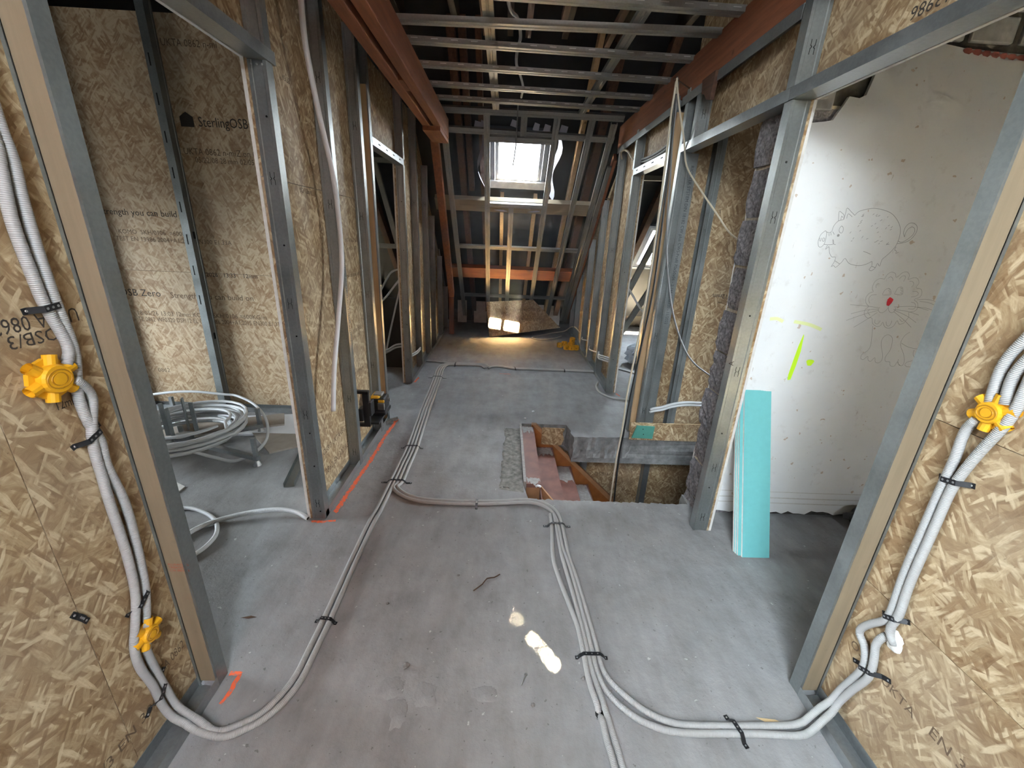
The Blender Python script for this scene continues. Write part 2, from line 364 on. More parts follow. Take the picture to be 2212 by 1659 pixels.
# galvanised stud: C section in plan. op = side that is open ('+y','-y','+x','-x')
def stud(parent, x0, x1, y0, y1, z0, z1, op='+y', mat='galvanised', knock=(), text=None, side=1, name='stud'):
    w = (x1-x0) if op[1] == 'y' else (y1-y0); d = (y1-y0) if op[1] == 'y' else (x1-x0)
    prof = [(.008, d), (0, d), (0, 0), (.013, 0), (.016, .003), (w-.016, .003), (w-.013, 0), (w, 0), (w, d), (w-.008, d)]
    if op == '+y': o, ea, eb = V(x0, y0, z0), V(1, 0, 0), V(0, 1, 0)
    elif op == '-y': o, ea, eb = V(x0, y1, z0), V(1, 0, 0), V(0, -1, 0)
    elif op == '+x': o, ea, eb = V(x0, y0, z0), V(0, 1, 0), V(1, 0, 0)
    else: o, ea, eb = V(x1, y0, z0), V(0, 1, 0), V(-1, 0, 0)
    b = MB(); b.profile(prof, .0016, o, ea, eb, V(0, 0, 1), z1-z0)
    s = b.build(name, mat, parent)
    out = -eb
    for z in knock:                                  # H-shaped service knock-out pressed into the web
        c = o+ea*(w/2)+V(0, 0, z-z0)+out*0.0005-eb*(-.0025)
        k = MB(); hw, hh = .0085, .024
        for sg in (-1, 1):
            pts = [(sg*hw, -hh), (sg*hw, -hh*.25), (sg*hw*.45, 0), (sg*hw, hh*.25), (sg*hw, hh)]
            for i in range(4):
                a_, b_ = pts[i], pts[i+1]; t = .0009 if i in (0, 3) else .0016
                vs = [c+ea*(a_[0]-t)+V(0, 0, a_[1]), c+ea*(a_[0]+t)+V(0, 0, a_[1]), c+ea*(b_[0]+t)+V(0, 0, b_[1]), c+ea*(b_[0]-t)+V(0, 0, b_[1])]
                vs += [v-out*.002 for v in vs]
                k.add(vs, [(0, 1, 2, 3), (7, 6, 5, 4), (0, 4, 5, 1), (1, 5, 6, 2), (2, 6, 7, 3), (3, 7, 4, 0)])
        k.build('knockout', 'bore_dark', s)
    return s
def track(name, parent, x0, x1, y0, y1, z0, h, mat='galvanised_plain', along='y', upside=False):
    """U-shaped runner"""
    w = (x1-x0) if along == 'y' else (y1-y0); L = (y1-y0) if along == 'y' else (x1-x0)
    prof = [(0, h), (0, 0), (w, 0), (w, h)]; sg = -1 if upside else 1
    b = MB()
    if along == 'y': b.profile(prof, .0016, V(x0, y0, z0), V(1, 0, 0), V(0, 0, sg), V(0, 1, 0), L)
    else: b.profile(prof, .0016, V(x0, y0, z0), V(0, 1, 0), V(0, 0, sg), V(1, 0, 0), L)
    return b.build(name, mat, parent)
def text(parent, s, size, o, ex, ey, mat='ink', name='printed_lettering', sx=1.0):
    cu = bpy.data.curves.new(name, 'FONT'); cu.body = s; cu.size = size; cu.resolution_u = 2; cu.align_x = 'LEFT'
    ob = bpy.data.objects.new(name, cu); COL.objects.link(ob)
    me = bpy.data.meshes.new_from_object(ob); bpy.data.objects.remove(ob); bpy.data.curves.remove(cu)
    ex = Vector(ex).normalized(); ey = Vector(ey).normalized(); ez = ex.cross(ey)
    M = Matrix((ex*sx, ey, ez)).transposed().to_4x4(); M.translation = Vector(o)
    vs = [M @ v.co for v in me.vertices]; fs = [tuple(p.vertices) for p in me.polygons]
    bpy.data.meshes.remove(me)
    return mesh_obj(name, vs, fs, mat, parent)
def ribbon(b, pts, w, nrm, mi=0, smooth_it=True, step=.01, th=.0006, taper=False):
    pts = smooth_path(pts, step) if smooth_it and len(pts) > 2 else [Vector(p) for p in pts]
    n = len(pts); nrm = Vector(nrm); k = []
    for i, p in enumerate(pts):
        T = (pts[min(i+1, n-1)]-pts[max(i-1, 0)]).normalized(); sd = T.cross(nrm).normalized()
        ww = (w[i] if isinstance(w, list) else w)/2
        k += [p+sd*ww+nrm*th, p-sd*ww+nrm*th]
    b.add(k, [(2*i, 2*i+1, 2*i+3, 2*i+2) for i in range(n-1)], mi)
def lumpy(name, c, r, mat, parent=None, sub=2, amp=.25, seed=0, freq=2.0):
    bm = bmesh.new(); bmesh.ops.create_icosphere(bm, subdivisions=sub, radius=1)
    vs = []
    for v in bm.verts:
        q = 1+amp*noise.noise(v.co*freq+V(seed, seed*2.1, 0)); vs.append(V(c[0]+v.co.x*r[0]*q, c[1]+v.co.y*r[1]*q, c[2]+v.co.z*r[2]*q))
    fs = [tuple(v.index for v in f.verts) for f in bm.faces]; bm.free()
    return mesh_obj(name, vs, fs, mat, parent)

# ---------------------------------------------------------------- roof: two slopes, flat felt above the grid
TH = math.radians(42.0); CT, ST = math.cos(TH), math.sin(TH)
def SF(x, s, o): return V(x, 4.468+s*CT+o*ST, 2.55-s*ST+o*CT)        # far slope frame (x, down the slope, outwards)
def SN(x, s, o): return V(x, -0.71-s*CT-o*ST, 2.55-s*ST+o*CT)        # near slope behind the camera
def fbox(b, F, x0, x1, s0, s1, o0, o1, mi=0):
    vs = [F(x, s, o) for o in (o0, o1) for s in (s0, s1) for x in (x0, x1)]
    return b.add(vs, [(0, 2, 3, 1), (4, 5, 7, 6), (0, 1, 5, 4), (2, 6, 7, 3), (0, 4, 6, 2), (1, 3, 7, 5)], mi)
def sbox(name, F, x0, x1, s0, s1, o0, o1, mat, parent, uv=None):
    return fbox(MB(), F, x0, x1, s0, s1, o0, o1).build(name, mat, parent, uv=uv)
def slab(name, F, x0, x1, s0, s1, o0, o1, holes, mat, parent=None):
    xs = sorted({x0, x1}|{h[i] for h in holes for i in (0, 1)}); ss = sorted({s0, s1}|{h[i] for h in holes for i in (2, 3)})
    b = MB()
    for i in range(len(xs)-1):
        for j in range(len(ss)-1):
            cx, cs = (xs[i]+xs[i+1])/2, (ss[j]+ss[j+1])/2
            if any(h[0] < cx < h[1] and h[2] < cs < h[3] for h in holes): continue
            fbox(b, F, xs[i], xs[i+1], ss[j], ss[j+1], o0, o1)
    return b.build(name, mat, parent)
W1 = (-0.205, 0.43, 0.36, 1.06); W2 = (1.90, 2.70, 1.62, 2.52); W3 = (-3.0, -2.4, 0.9, 1.6)
N1 = (-0.85, 0.50, -0.30, 0.75); N3 = (2.52, 3.16, 0.88, 1.50); N2 = (-0.80, 0.60, 0.85, 1.65)
SLITS = []                                   # gaps added to the unseen roof to cast slivers of sun on the floor
for fx, fy, w, h in ((.232, 1.10, .006, .0155), (.212, 1.13, .005, .015), (.188, 1.165, .003, .0145), (.160, 1.20, .004, .0145), (.10, 1.285, .003, .014), (.07, 1.325, .002, .013)):
    o_ = .38; A, B = -0.71-o_*ST, 2.55+o_*CT; k_ = SUN_TO.y/SUN_TO.z         # floor point -> along the sun ray -> roof plane
    s_ = (A-fy-k_*B)/(CT-k_*ST); z_ = B-s_*ST; x_ = fx+SUN_TO.x/SUN_TO.z*z_
    SLITS.append((x_-w/2, x_+w/2, s_-h/2, s_+h/2))
roof = slab('ceiling_slope', SF, -5.2, 5.2, -.76, 4.4, 0.36, 0.40, [W1, W2, W3], 'felt_black')
tag(roof, 'black felt roof slope falling away at the far end of the corridor', 'roof', kind='structure')
roofn = slab('ceiling_slope_back', SN, -5.2, 5.2, -.76, 4.4, 0.36, 0.40, [N1, N2, N3]+SLITS, 'felt_black')
tag(roofn, 'black felt roof slope behind the viewer', 'roof', kind='structure')
ceil = box('ceiling', -5.2, 5.2, -.46, 4.22, 3.30, 3.34, 'felt_black')
tag(ceil, 'black roofing felt above the corridor ceiling grid', 'ceiling', kind='structure')
def portal(F, W, o=0.43):
    d = bpy.data.lights.new('skylight_portal', 'AREA'); d.shape = 'RECTANGLE'; d.size = W[1]-W[0]; d.size_y = W[3]-W[2]; d.cycles.is_portal = True
    ob = bpy.data.objects.new('skylight_portal', d); COL.objects.link(ob)
    c = F((W[0]+W[1])/2, (W[2]+W[3])/2, o); ex = V(1, 0, 0); ez = (F(0, 0, 1)-F(0, 0, 0)); ey = ez.cross(ex)
    M = Matrix((ex, ey, ez)).transposed().to_4x4(); M.translation = c; ob.matrix_world = M
for F, W in ((SF, W1), (SF, W2), (SF, W3), (SN, N1), (SN, N2), (SN, N3)): portal(F, W)

def skylight(name, F, W, label):
    root = empty(name, F((W[0]+W[1])/2, W[3], 0.3), label, 'window', kind='structure')
    x0, x1, s0, s1 = W
    fr = MB(); t = .045
    for a in ((x0, x0+t, s0, s1), (x1-t, x1, s0, s1), (x0+t, x1-t, s0, s0+t), (x0+t, x1-t, s1-t, s1)): fbox(fr, F, *a, .32, .40)
    fr.build('frame', 'frame_grey', root)
    sa = MB(); u = .04; a0, a1, b0, b1 = x0+t+.004, x1-t-.004, s0+t+.004, s1-t-.004
    for a in ((a0, a0+u, b0, b1), (a1-u, a1, b0, b1), (a0+u, a1-u, b0, b0+u), (a0+u, a1-u, b1-u-.02, b1)): fbox(sa, F, *a, .325, .37)
    s = sa.build('sash', 'window_frame', root)
    sbox('pane', F, a0+u, a1-u, b0+u, b1-u-.02, .352, .357, 'glass', s)
    fbox(MB(), F, a0+.1, a1-.1, b0+.012, b0+.03, .30, .325).build('handle_bar', 'window_frame', s)
    return root
skylight('window_1', SF, W1, 'grey framed roof window glowing white above the far slope')
skylight('window_2', SF, W2, 'roof window seen through the right hand far doorway')
skylight('window_3', SF, W3, 'roof window over the dark left far room')
skylight('window_4', SN, N1, 'upper roof window behind the viewer over the corridor')
skylight('window_7', SN, N2, 'lower roof window behind the viewer over the corridor')
skylight('fill_window', SN, N3, 'small unseen roof window added behind the viewer to fill the right room with light')  # unseen opening added as fill light for the right room
# unseen block added outside, keeping direct sun off the roof window behind the viewer
ch = box('sun_blocker', -1.0, 1.75, -6.9, -5.9, -4, 12.46, 'blocker_brick'); tag(ch, 'unseen tall brick-coloured block added outside behind the roof to stop direct sun', 'sun_blocker', kind='structure')

# gables and low knee walls that close the attic
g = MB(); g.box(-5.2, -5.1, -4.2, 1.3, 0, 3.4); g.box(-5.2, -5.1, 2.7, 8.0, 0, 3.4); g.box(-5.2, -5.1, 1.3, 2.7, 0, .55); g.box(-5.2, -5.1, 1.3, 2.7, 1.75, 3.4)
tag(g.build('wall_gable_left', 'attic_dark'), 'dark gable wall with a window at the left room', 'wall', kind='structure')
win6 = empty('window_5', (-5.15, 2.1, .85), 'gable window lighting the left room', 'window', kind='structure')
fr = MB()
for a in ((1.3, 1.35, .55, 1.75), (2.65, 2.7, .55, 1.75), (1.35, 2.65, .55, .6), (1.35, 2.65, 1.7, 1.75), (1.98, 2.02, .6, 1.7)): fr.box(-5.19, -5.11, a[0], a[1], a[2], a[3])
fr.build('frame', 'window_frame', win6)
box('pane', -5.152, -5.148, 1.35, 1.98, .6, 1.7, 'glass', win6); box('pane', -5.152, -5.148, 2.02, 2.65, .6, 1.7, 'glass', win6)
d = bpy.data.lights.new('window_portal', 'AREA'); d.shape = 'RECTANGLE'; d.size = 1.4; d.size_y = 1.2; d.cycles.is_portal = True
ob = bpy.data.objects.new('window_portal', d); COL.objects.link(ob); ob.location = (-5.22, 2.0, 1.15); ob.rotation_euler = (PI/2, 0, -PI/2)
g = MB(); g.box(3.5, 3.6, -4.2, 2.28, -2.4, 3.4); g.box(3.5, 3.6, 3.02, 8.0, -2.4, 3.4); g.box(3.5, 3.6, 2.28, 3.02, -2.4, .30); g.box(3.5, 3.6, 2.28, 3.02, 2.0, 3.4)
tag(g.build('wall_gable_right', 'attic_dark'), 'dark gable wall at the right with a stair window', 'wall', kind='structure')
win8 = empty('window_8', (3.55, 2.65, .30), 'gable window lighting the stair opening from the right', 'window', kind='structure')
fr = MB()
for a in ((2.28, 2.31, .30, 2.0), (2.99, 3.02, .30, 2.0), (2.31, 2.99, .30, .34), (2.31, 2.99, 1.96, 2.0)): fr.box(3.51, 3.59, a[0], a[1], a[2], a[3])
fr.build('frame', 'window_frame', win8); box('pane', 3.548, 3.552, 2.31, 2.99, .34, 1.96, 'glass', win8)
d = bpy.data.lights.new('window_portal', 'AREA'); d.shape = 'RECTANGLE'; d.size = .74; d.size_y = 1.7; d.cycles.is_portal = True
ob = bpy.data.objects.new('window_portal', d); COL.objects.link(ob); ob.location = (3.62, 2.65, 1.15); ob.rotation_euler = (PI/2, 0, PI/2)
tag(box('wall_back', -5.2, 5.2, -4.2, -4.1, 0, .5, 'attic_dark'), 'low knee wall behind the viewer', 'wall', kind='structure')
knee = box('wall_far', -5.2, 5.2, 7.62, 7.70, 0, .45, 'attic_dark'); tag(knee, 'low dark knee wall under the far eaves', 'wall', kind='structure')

# ---------------------------------------------------------------- floor with the stair opening
def rag(p, q, n, amp, seed):
    r = random.Random(seed); out = []
    for i in range(n):
        t = i/n; a = amp if 0 < i else 0
        out.append((p[0]+(q[0]-p[0])*t+r.uniform(-a, a), p[1]+(q[1]-p[1])*t+r.uniform(-a, a)))
    return out
hole = rag((.19, 2.13), (1.165, 2.115), 60, .008, 1)+rag((1.165, 2.115), (1.17, 2.22), 2, .0, 2)+[(1.17, 2.22), (1.9, 2.22), (1.9, 3.0), (1.07, 3.0)]+rag((1.07, 3.0), (.60, 2.975), 16, .006, 3)+rag((.60, 2.975), (.57, 3.20), 6, .008, 4)+[(.57, 3.2), (.18, 3.2), (.165, 3.1)]+rag((.165, 3.1), (.165, 2.2), 10, .006, 5)
patch = rag((.03, 2.25), (.16, 2.2), 4, .01, 6)
from mathutils.geometry import tessellate_polygon
RX0, RX1, RY0, RY1 = .05, 2.1, 1.9, 3.4
fb = MB(); xs = [-5.2, -3, -1, RX0, RX1, 3.5, 5.2]; ys = [-4.2, -1.5, .5, RY0, RY1, 5, 6.5, 8.0]
for i in range(6):
    for j in range(7):
        if i == 3 and j == 3: continue
        fb.add([V(xs[i], ys[j], 0), V(xs[i+1], ys[j], 0), V(xs[i+1], ys[j+1], 0), V(xs[i], ys[j+1], 0)], [(0, 1, 2, 3)])
ring = [V(RX0, RY0, 0), V(RX1, RY0, 0), V(RX1, RY1, 0), V(RX0, RY1, 0)]; hv = [V(p[0], p[1], 0) for p in hole]
tri = tessellate_polygon([ring, hv]); av = ring+hv
fb.add(av, [tuple(t) if (av[t[1]]-av[t[0]]).cross(av[t[2]]-av[t[0]]).z > 0 else tuple(t[::-1]) for t in tri])
me = bpy.data.meshes.new('floor'); me.from_pydata(fb.v, [], fb.f); me.materials.append(MATS['concrete'])
floor = bpy.data.objects.new('floor', me); COL.objects.link(floor); LOCS['floor'] = V(0, 0, 0)
tag(floor, 'dusty grey concrete floor slab with a stair opening', 'floor', kind='structure')
# broken faces of the slab around the opening
r = random.Random(9); n = len(hole); b = MB(); rows = 5
for k in range(rows+1):
    for p in hole: b.v.append(V(p[0]+r.uniform(-.006, .006)*(k > 0), p[1]+r.uniform(-.006, .006)*(k > 0), -.19*k/rows))
for k in range(rows):
    for i in range(n): b.f.append((k*n+i, k*n+(i+1) % n, (k+1)*n+(i+1) % n, (k+1)*n+i))
b.build('slab_edge', 'concrete_edge', floor)
# underside of the slab, seen only down the opening
us = MB()
for a in ((-2, .165, 1.5, 4), (1.9, 3, 1.5, 4), (.165, 1.9, 1.5, 2.1), (.165, 1.9, 3.2, 4), (.60, 1.9, 3.0, 3.2)): us.box(a[0], a[1], a[2], a[3], -.24, -.19)
us.build('slab_soffit', 'concrete_edge', floor)
# rough chiselled strip left of the stair: shallow lumpy surface
b = MB(); nx, ny = 14, 60; r = random.Random(5)
for j in range(ny+1):
    for i in range(nx+1):
        u, w = i/nx, j/ny; e_ = .045+.02*noise.noise(V(w*7, 0, 1))+.012*noise.noise(V(w*31, 0, 5))-.03*(1-w)+.05*max(0, w-.8); x = e_+u*(.165-e_); y = 2.19+w*.91+.03*(1-u)*(w < .05)
        h = .0015+.006*max(0, noise.noise(V(x*40, y*40, 0)))+.004*max(0, noise.noise(V(x*110, y*110, 3)))
        if i in (0,) or j in (0, ny): h = .0004
        b.v.append(V(x, y, h))
for j in range(ny):
    for i in range(nx): b.f.append((j*(nx+1)+i, j*(nx+1)+i+1, (j+1)*(nx+1)+i+1, (j+1)*(nx+1)+i))
b.build('chiselled_strip', 'rough_concrete', floor, True)
for (cx, cy, rx, ry) in ((-.345, 1.005, .05, .045), (-.225, .985, .045, .05), (-.30, .925, .03, .05), (-.02, .99, .05, .03)):
    b = MB(); n = 12
    for j in range(n+1):
        for i in range(n+1):
            u, w = i/n*2-1, j/n*2-1; q = 1+.35*noise.noise(V(u*2+cx*9, w*2+cy*9, 0)); d_ = math.hypot(u, w)
            hh_ = max(0, 1-d_)*(.004*max(0, noise.noise(V(u*5+cx*30, w*5, 2)))+.002*max(0, noise.noise(V(u*12, w*12, cx*20))))
            b.v.append(V(cx+u*rx*q, cy+w*ry*q, .0003+hh_ if d_ < 1 else -.002))
    for j in range(n):
        for i in range(n): b.f.append((j*(n+1)+i, j*(n+1)+i+1, (j+1)*(n+1)+i+1, (j+1)*(n+1)+i))
    b.build('pitted_patch', 'concrete', floor, True)
# orange spray lines on the floor
def spray(name, pts, w, mat, jit=.004, seed=0):
    r = random.Random(seed); P = smooth_path([V(p[0], p[1], .0008) for p in pts], .012)
    P = [p+V(r.uniform(-jit, jit), r.uniform(-jit, jit), 0) for p in P]
    b = MB(); ribbon(b, P, [w*r.uniform(.6, 1.15) for _ in P], (0, 0, 1), smooth_it=False); return b.build(name, mat, floor)
spray('sprayed_line', [(-.905, 1.95), (-.90, 2.05), (-.895, 2.2), (-.885, 2.43), (-.88, 2.65), (-.88, 2.9), (-.865, 3.2)], .028, 'spray_orange', .004, 1)
spray('sprayed_line', [(-1.0, 1.872), (-.95, 1.868), (-.90, 1.875), (-.87, 1.885)], .02, 'spray_orange', .004, 2)
spray('sprayed_line', [(-.922, 1.044), (-.90, 1.045), (-.882, 1.043)], .016, 'spray_orange', .002, 3)
spray('sprayed_line', [(-.884, 1.045), (-.885, 1.01), (-.886, .975), (-.89, .945)], .015, 'spray_orange', .003, 4)
spray('sprayed_line', [(-.915, 4.13), (-.90, 4.3)], .02, 'spray_orange', .004, 5)
spray('sprayed_line', [(1.2, 4.0), (1.22, 3.93)], .015, 'spray_orange', .004, 6)
spray('sprayed_line', [(-.02, 4.53), (.1, 4.52)], .012, 'spray_orange', .004, 7)
# low storey seen through the opening
low = box('wall_lower', .2, 2.4, 3.27, 3.282, -2.4, -.2, 'osb', uv='box'); tag(low, 'chipboard wall of the storey below the stair opening', 'wall', kind='structure')
track('top_runner', low, .5, 2.2, 3.195, 3.27, -.195, .05, along='x', upside=True)
for x in (.735, 1.30, 1.85): stud(low, x, x+.05, 3.20, 3.27, -2.4, -.2, '+x')
text(low, '2150', .03, (1.72, 3.269, -.45), (1, 0, 0), (0, 0, 1), 'ink')
text(low, 'OSB/3', .05, (.88, 3.269, -.53), (1, 0, 0), (0, 0, 1), 'ink_faint')
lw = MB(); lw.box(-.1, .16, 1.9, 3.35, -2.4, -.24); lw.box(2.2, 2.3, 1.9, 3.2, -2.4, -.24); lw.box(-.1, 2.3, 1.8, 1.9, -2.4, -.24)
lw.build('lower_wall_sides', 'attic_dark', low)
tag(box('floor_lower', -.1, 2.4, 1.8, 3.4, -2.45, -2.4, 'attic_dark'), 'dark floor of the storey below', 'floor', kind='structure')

# ---------------------------------------------------------------- left corridor wall
X0, X1 = -1.0, -.93
wl = empty('wall_left', (-.965, 0, 0), 'left corridor wall of metal studs backed with chipboard', 'wall', kind='structure')
ZT = 2.62; ZH = 3.29
for poly in ([(-1.6, .004), (.765, .004), (.765, ZH), (-.45, ZH), (-1.6, 2.3)], [(.767, .004), (1.0, .004), (1.0, ZH), (.767, ZH)], [(1.002, 2.10), (1.89, 2.10), (1.89, ZH), (1.002, ZH)],
             [(1.892, .004), (3.2, .004), (3.2, 1.684), (1.892, 1.684)], [(1.892, 1.687), (3.2, 1.687), (3.2, ZH), (1.892, ZH)], [(3.202, 2.07), (4.098, 2.07), (4.098, ZT), (3.202, ZT)],
             [(4.1, .004), (7.2, .004), (7.25, .35), (6.98, .70), (5.62, 2.28), (5.36, ZT), (4.1, ZT)]):
    panel('osb_panel', 'x', poly, -1.012, -1.0, 'osb', wl)
for poly in ([(-1.6, .004), (1.0, .004), (1.0, ZT), (-1.6, ZT)], [(1.002, 2.09), (1.89, 2.09), (1.89, ZT), (1.002, ZT)], [(1.89, .004), (3.2, .004), (3.2, ZT), (1.89, ZT)], [(4.1, .004), (7.0, .004), (5.3, 2.2), (4.1, 2.4)]):
    panel('plasterboard', 'x', poly, -1.026, -1.0125, 'gypsum', wl)
for a, c in ((-1.6, 1.0), (1.90, 3.2), (4.095, 7.2)): track('floor_runner', wl, X0, X1, a, c, .0015, .042)
s = stud(wl, X0, X1, 1.0, 1.045, .003, ZT, '-y', name='door_post')
box('timber_infill', X0+.008, X1-.0085, 1.004, 1.040, .022, 2.56, 'grey_timber_z', s)
text(s, 'PLUSWOOD\nTREATED\nC16 0853 CE', .011, (-.985, 1.0033, .52), (1, 0, 0), (0, 0, 1), 'ink_red')
s = stud(wl, X0, X1, 1.89, 1.94, .003, 2.085, '+y', knock=(.10, .62, 1.17, 1.68), name='door_post')
for z in (.05, .33, .52, 1.02, 1.42, 1.90): MB().tube([(-.955, 1.8935, z), (-.955, 1.8905, z)], .004, 8).build('screw_hole', 'bore_dark', s)
for x in (-.985, -.965, -.945): MB().tube([(x, 1.891, 2.07), (x, 1.885, 2.07)], [.0045, .002], 8).build('rivet', 'steel_bright', s)
track('door_header', wl, X0-.002, X1+.002, 1.0, 1.965, 2.088, .045)
stud(wl, X0, X1, 1.90, 1.945, 2.13, ZT, '+y', name='door_post')
sA = stud(wl, X0+.003, X1+.003, 2.455, 2.505, .003, ZT, '+y', knock=(.10, .48, 1.05, 1.62, 2.2))
text(sA, 'RICHTER SYSTEM DIN 18182 CW plus CWS-Profil 70x50x06', .026, (-.9255, 2.492, .85), (0, 0, 1), (0, -1, 0), 'ink_stud')
stud(wl, X0+.003, X1+.003, 2.96, 3.01, .003, ZT, '+y', knock=(.55, 1.07, 1.58, 2.1))
s = stud(wl, X0, X1, 3.165, 3.21, .003, ZT, '-y', name='door_post')
box('timber_infill', X0+.008, X1-.0085, 3.168, 3.205, .02, 2.38, 'pine_z', s)
h2 = track('door_header', wl, X0, X1, 3.20, 4.12, 2.045, .05)
for y in (3.35, 3.55, 3.75, 3.95): box('slot', X1-.001, X1+.0008, y, y+.05, 2.068, 2.076, 'bore_dark', h2)
s = stud(wl, X0, X1, 4.10, 4.145, .003, 2.05, '+y', knock=(.25, .75), name='door_post')
for z in (1.75, 1.33, .62): MB().tube([(-.96, 4.1035, z), (-.96, 4.1, z)], .004, 8).build('screw_hole', 'bore_dark', s)
stud(wl, X0, X1, 4.105, 4.15, 2.095, ZT, '+y', name='door_post')
stud(wl, X0, X1, 4.67, 4.715, .003, ZT, '+y', knock=(1.78,))
for y, z, k in ((5.26, 2.21, 1.8), (5.705, 1.70, 1.3), (6.315, 1.18, .35), (6.885, .68, .3)): stud(wl, X0, X1, y, y+.045, .003, z, '+y', knock=(k,))
# printing on the sheets
def tl(s, size, y, z, mat='ink_faint', flip=False, sx=1.0):
    if flip: text(wl, s, size, (-.9994, y, z), (0, -1, 0), (0, 0, -1), mat, sx=sx)
    else: text(wl, s, size, (-.9994, y, z), (0, 1, 0), (0, 0, 1), mat, sx=sx)
tl('UKTA 0862', .045, .985, 1.30, 'ink', True, .8); tl('OSB/3', .04, .93, 1.265, 'ink', True); tl('EN 300', .03, .86, 1.12, 'ink', sx=.7); tl('12mm', .03, .87, 1.085, 'ink', sx=.7)
tl('E1 2CFM OSB/3 EN 300', .045, .42, .13, 'ink_faint'); tl('UKTA 0862 OSB', .045, .86, .20, 'ink_faint', sx=.6)
tl('OSB/3 UKTA 0862', .05, 2.10, .27, 'ink_faint', sx=.9); tl('0862 EN 300 SG', .06, 2.10, .14, 'ink_faint', sx=.9)
tl('UKTA 0862 SG', .035, 2.72, 1.42, 'ink_faint'); tl('12mm EN 300', .035, 2.72, 1.37, 'ink_faint'); tl('you can build on', .04, 2.70, 1.205, 'ink_faint', sx=.9); tl('UKTA OSB/3', .035, 2.72, .84, 'ink_faint'); tl('EN 13986', .035, 2.72, .80, 'ink_faint'); tl('Strength you can', .035, 2.66, .56, 'ink_faint', sx=.9)
tl('SG', .05, 1.97, 2.17, 'ink_faint'); tl('13:33', .03, 2.16, 2.10, 'ink'); tl('SG  12mm', .03, 2.2, 1.655, 'ink')

# ---------------------------------------------------------------- right corridor wall
R0, R1 = 1.095, 1.17
wr = empty('wall_right', (1.13, 0, 0), 'right corridor wall of metal studs backed with chipboard', 'wall', kind='structure')
for poly in ([(-1.6, .004), (1.0, .004), (1.0, .53), (-1.6, .53)], [(-1.6, .532), (1.0, .532), (1.0, 1.085), (-1.6, 1.085)], [(-1.6, 1.087), (1.0, 1.087), (1.0, ZH), (-.45, ZH), (-1.6, 2.3)], [(1.002, 2.06), (1.875, 2.06), (1.875, ZH), (1.002, ZH)],
             [(1.877, 2.06), (3.12, 2.06), (3.12, ZH), (1.877, ZH)], [(3.122, 2.06), (4.02, 2.06), (4.02, 2.40), (3.122, 2.40)],
             [(4.022, .004), (6.95, .004), (6.9, .55), (6.35, 1.18), (5.67, 1.70), (5.05, 2.12), (4.64, 2.40), (4.022, 2.40)]):
    panel('osb_panel', 'x', poly, 1.17, 1.182, 'osb', wr)
for poly in ([(-1.6, .004), (1.0, .004), (1.0, 2.4), (-1.6, 2.4)], [(1.002, 2.05), (1.87, 2.05), (1.87, 2.4), (1.002, 2.4)], [(4.022, .004), (6.8, .004), (4.7, 2.2), (4.022, 2.2)]):
    panel('plasterboard', 'x', poly, 1.1825, 1.195, 'gypsum', wr)
for a, c in ((-1.6, 1.0), (4.015, 6.9)): track('floor_runner', wr, R0, R1, a, c, .0015, .042)
s = stud(wr, R0, R1, 1.0, 1.045, .003, 2.56, '-y', name='door_post')
box('timber_infill', R0+.0085, R1-.008, 1.004, 1.040, .022, 2.5, 'grey_timber_z', s)
s = stud(wr, R0, R1, 1.875, 1.925, .003, 2.045, '+y', knock=(.09, .40, .93, 1.62), name='door_post')
for z in (.28, .60, 1.20, 1.83): MB().tube([(1.13, 1.8785, z), (1.13, 1.8755, z)], .004, 8).build('screw_hole', 'bore_dark', s)
text(s, 'A', .035, (1.105, 1.8744, .96), (0, 0, 1), (-1, 0, 0), 'ink')
panel('jamb_strip', 'y', [(1.17, .003), (1.182, .003), (1.182, 2.05), (1.17, 2.05)], 1.876, 1.95, 'osb', wr)
panel('jamb_strip', 'y', [(1.1825, .003), (1.195, .003), (1.195, 2.05), (1.1825, 2.05)], 1.876, 1.95, 'gypsum', wr)
track('door_header', wr, R0-.002, R1+.002, 1.0, 1.90, 2.048, .045)
stud(wr, R0, R1, 1.885, 1.935, 2.095, 2.56, '+y', knock=(2.22,), name='door_post')
track('door_header', wr, R0-.002, R1+.002, 1.902, 2.97, 2.048, .045)
stud(wr, R0, R1, 2.80, 2.85, 2.095, 2.33, '+y', knock=(2.22,))
s = stud(wr, R0, R1-.004, 2.975, 3.02, .003, 2.40, '+y', knock=(.25, .85, 1.35), name='door_post')
s = stud(wr, R0-.028, R1-.02, 3.10, 3.145, .003, 2.40, '-y', name='door_post')
box('timber_infill', R0-.02, R1-.029, 3.103, 3.14, .01, 2.30, 'pine_z', s)
h2 = track('door_header', wr, R0, R1, 3.15, 4.04, 2.045, .05)
for y in (3.3, 3.5, 3.7, 3.9): box('slot', R0-.0008, R0+.001, y, y+.05, 2.068, 2.076, 'bore_dark', h2)
s = stud(wr, R0, R1, 4.022, 4.067, .003, 2.045, '+y', knock=(.12, .72), name='door_post')
for z in (1.22, .36): MB().tube([(1.13, 4.0255, z), (1.13, 4.0225, z)], .004, 8).build('screw_hole', 'bore_dark', s)
stud(wr, R0, R1, 4.03, 4.075, 2.095, 2.40, '+y', name='door_post')
for y, z, k in ((4.61, 2.33, 1.4), (5.155, 1.93, 1.75), (5.675, 1.50, .6), (6.315, 1.0, .75), (6.75, .62, .4)): stud(wr, R0, R1, y, y+.045, .003, z, '+y', knock=(k,))
for y, z in ((5.12, 1.90), (5.64, 1.48), (6.28, .98)): track('stud_cap', wr, R0-.004, R1+.004, y, y+.09, z+.05, .06, upside=True)
for a, c in ((1.935, 2.73), (2.77, 3.08), (3.15, 4.70)): track('top_runner', wr, R0-.004, R1+.002, a, c, 2.372, .05, upside=True)
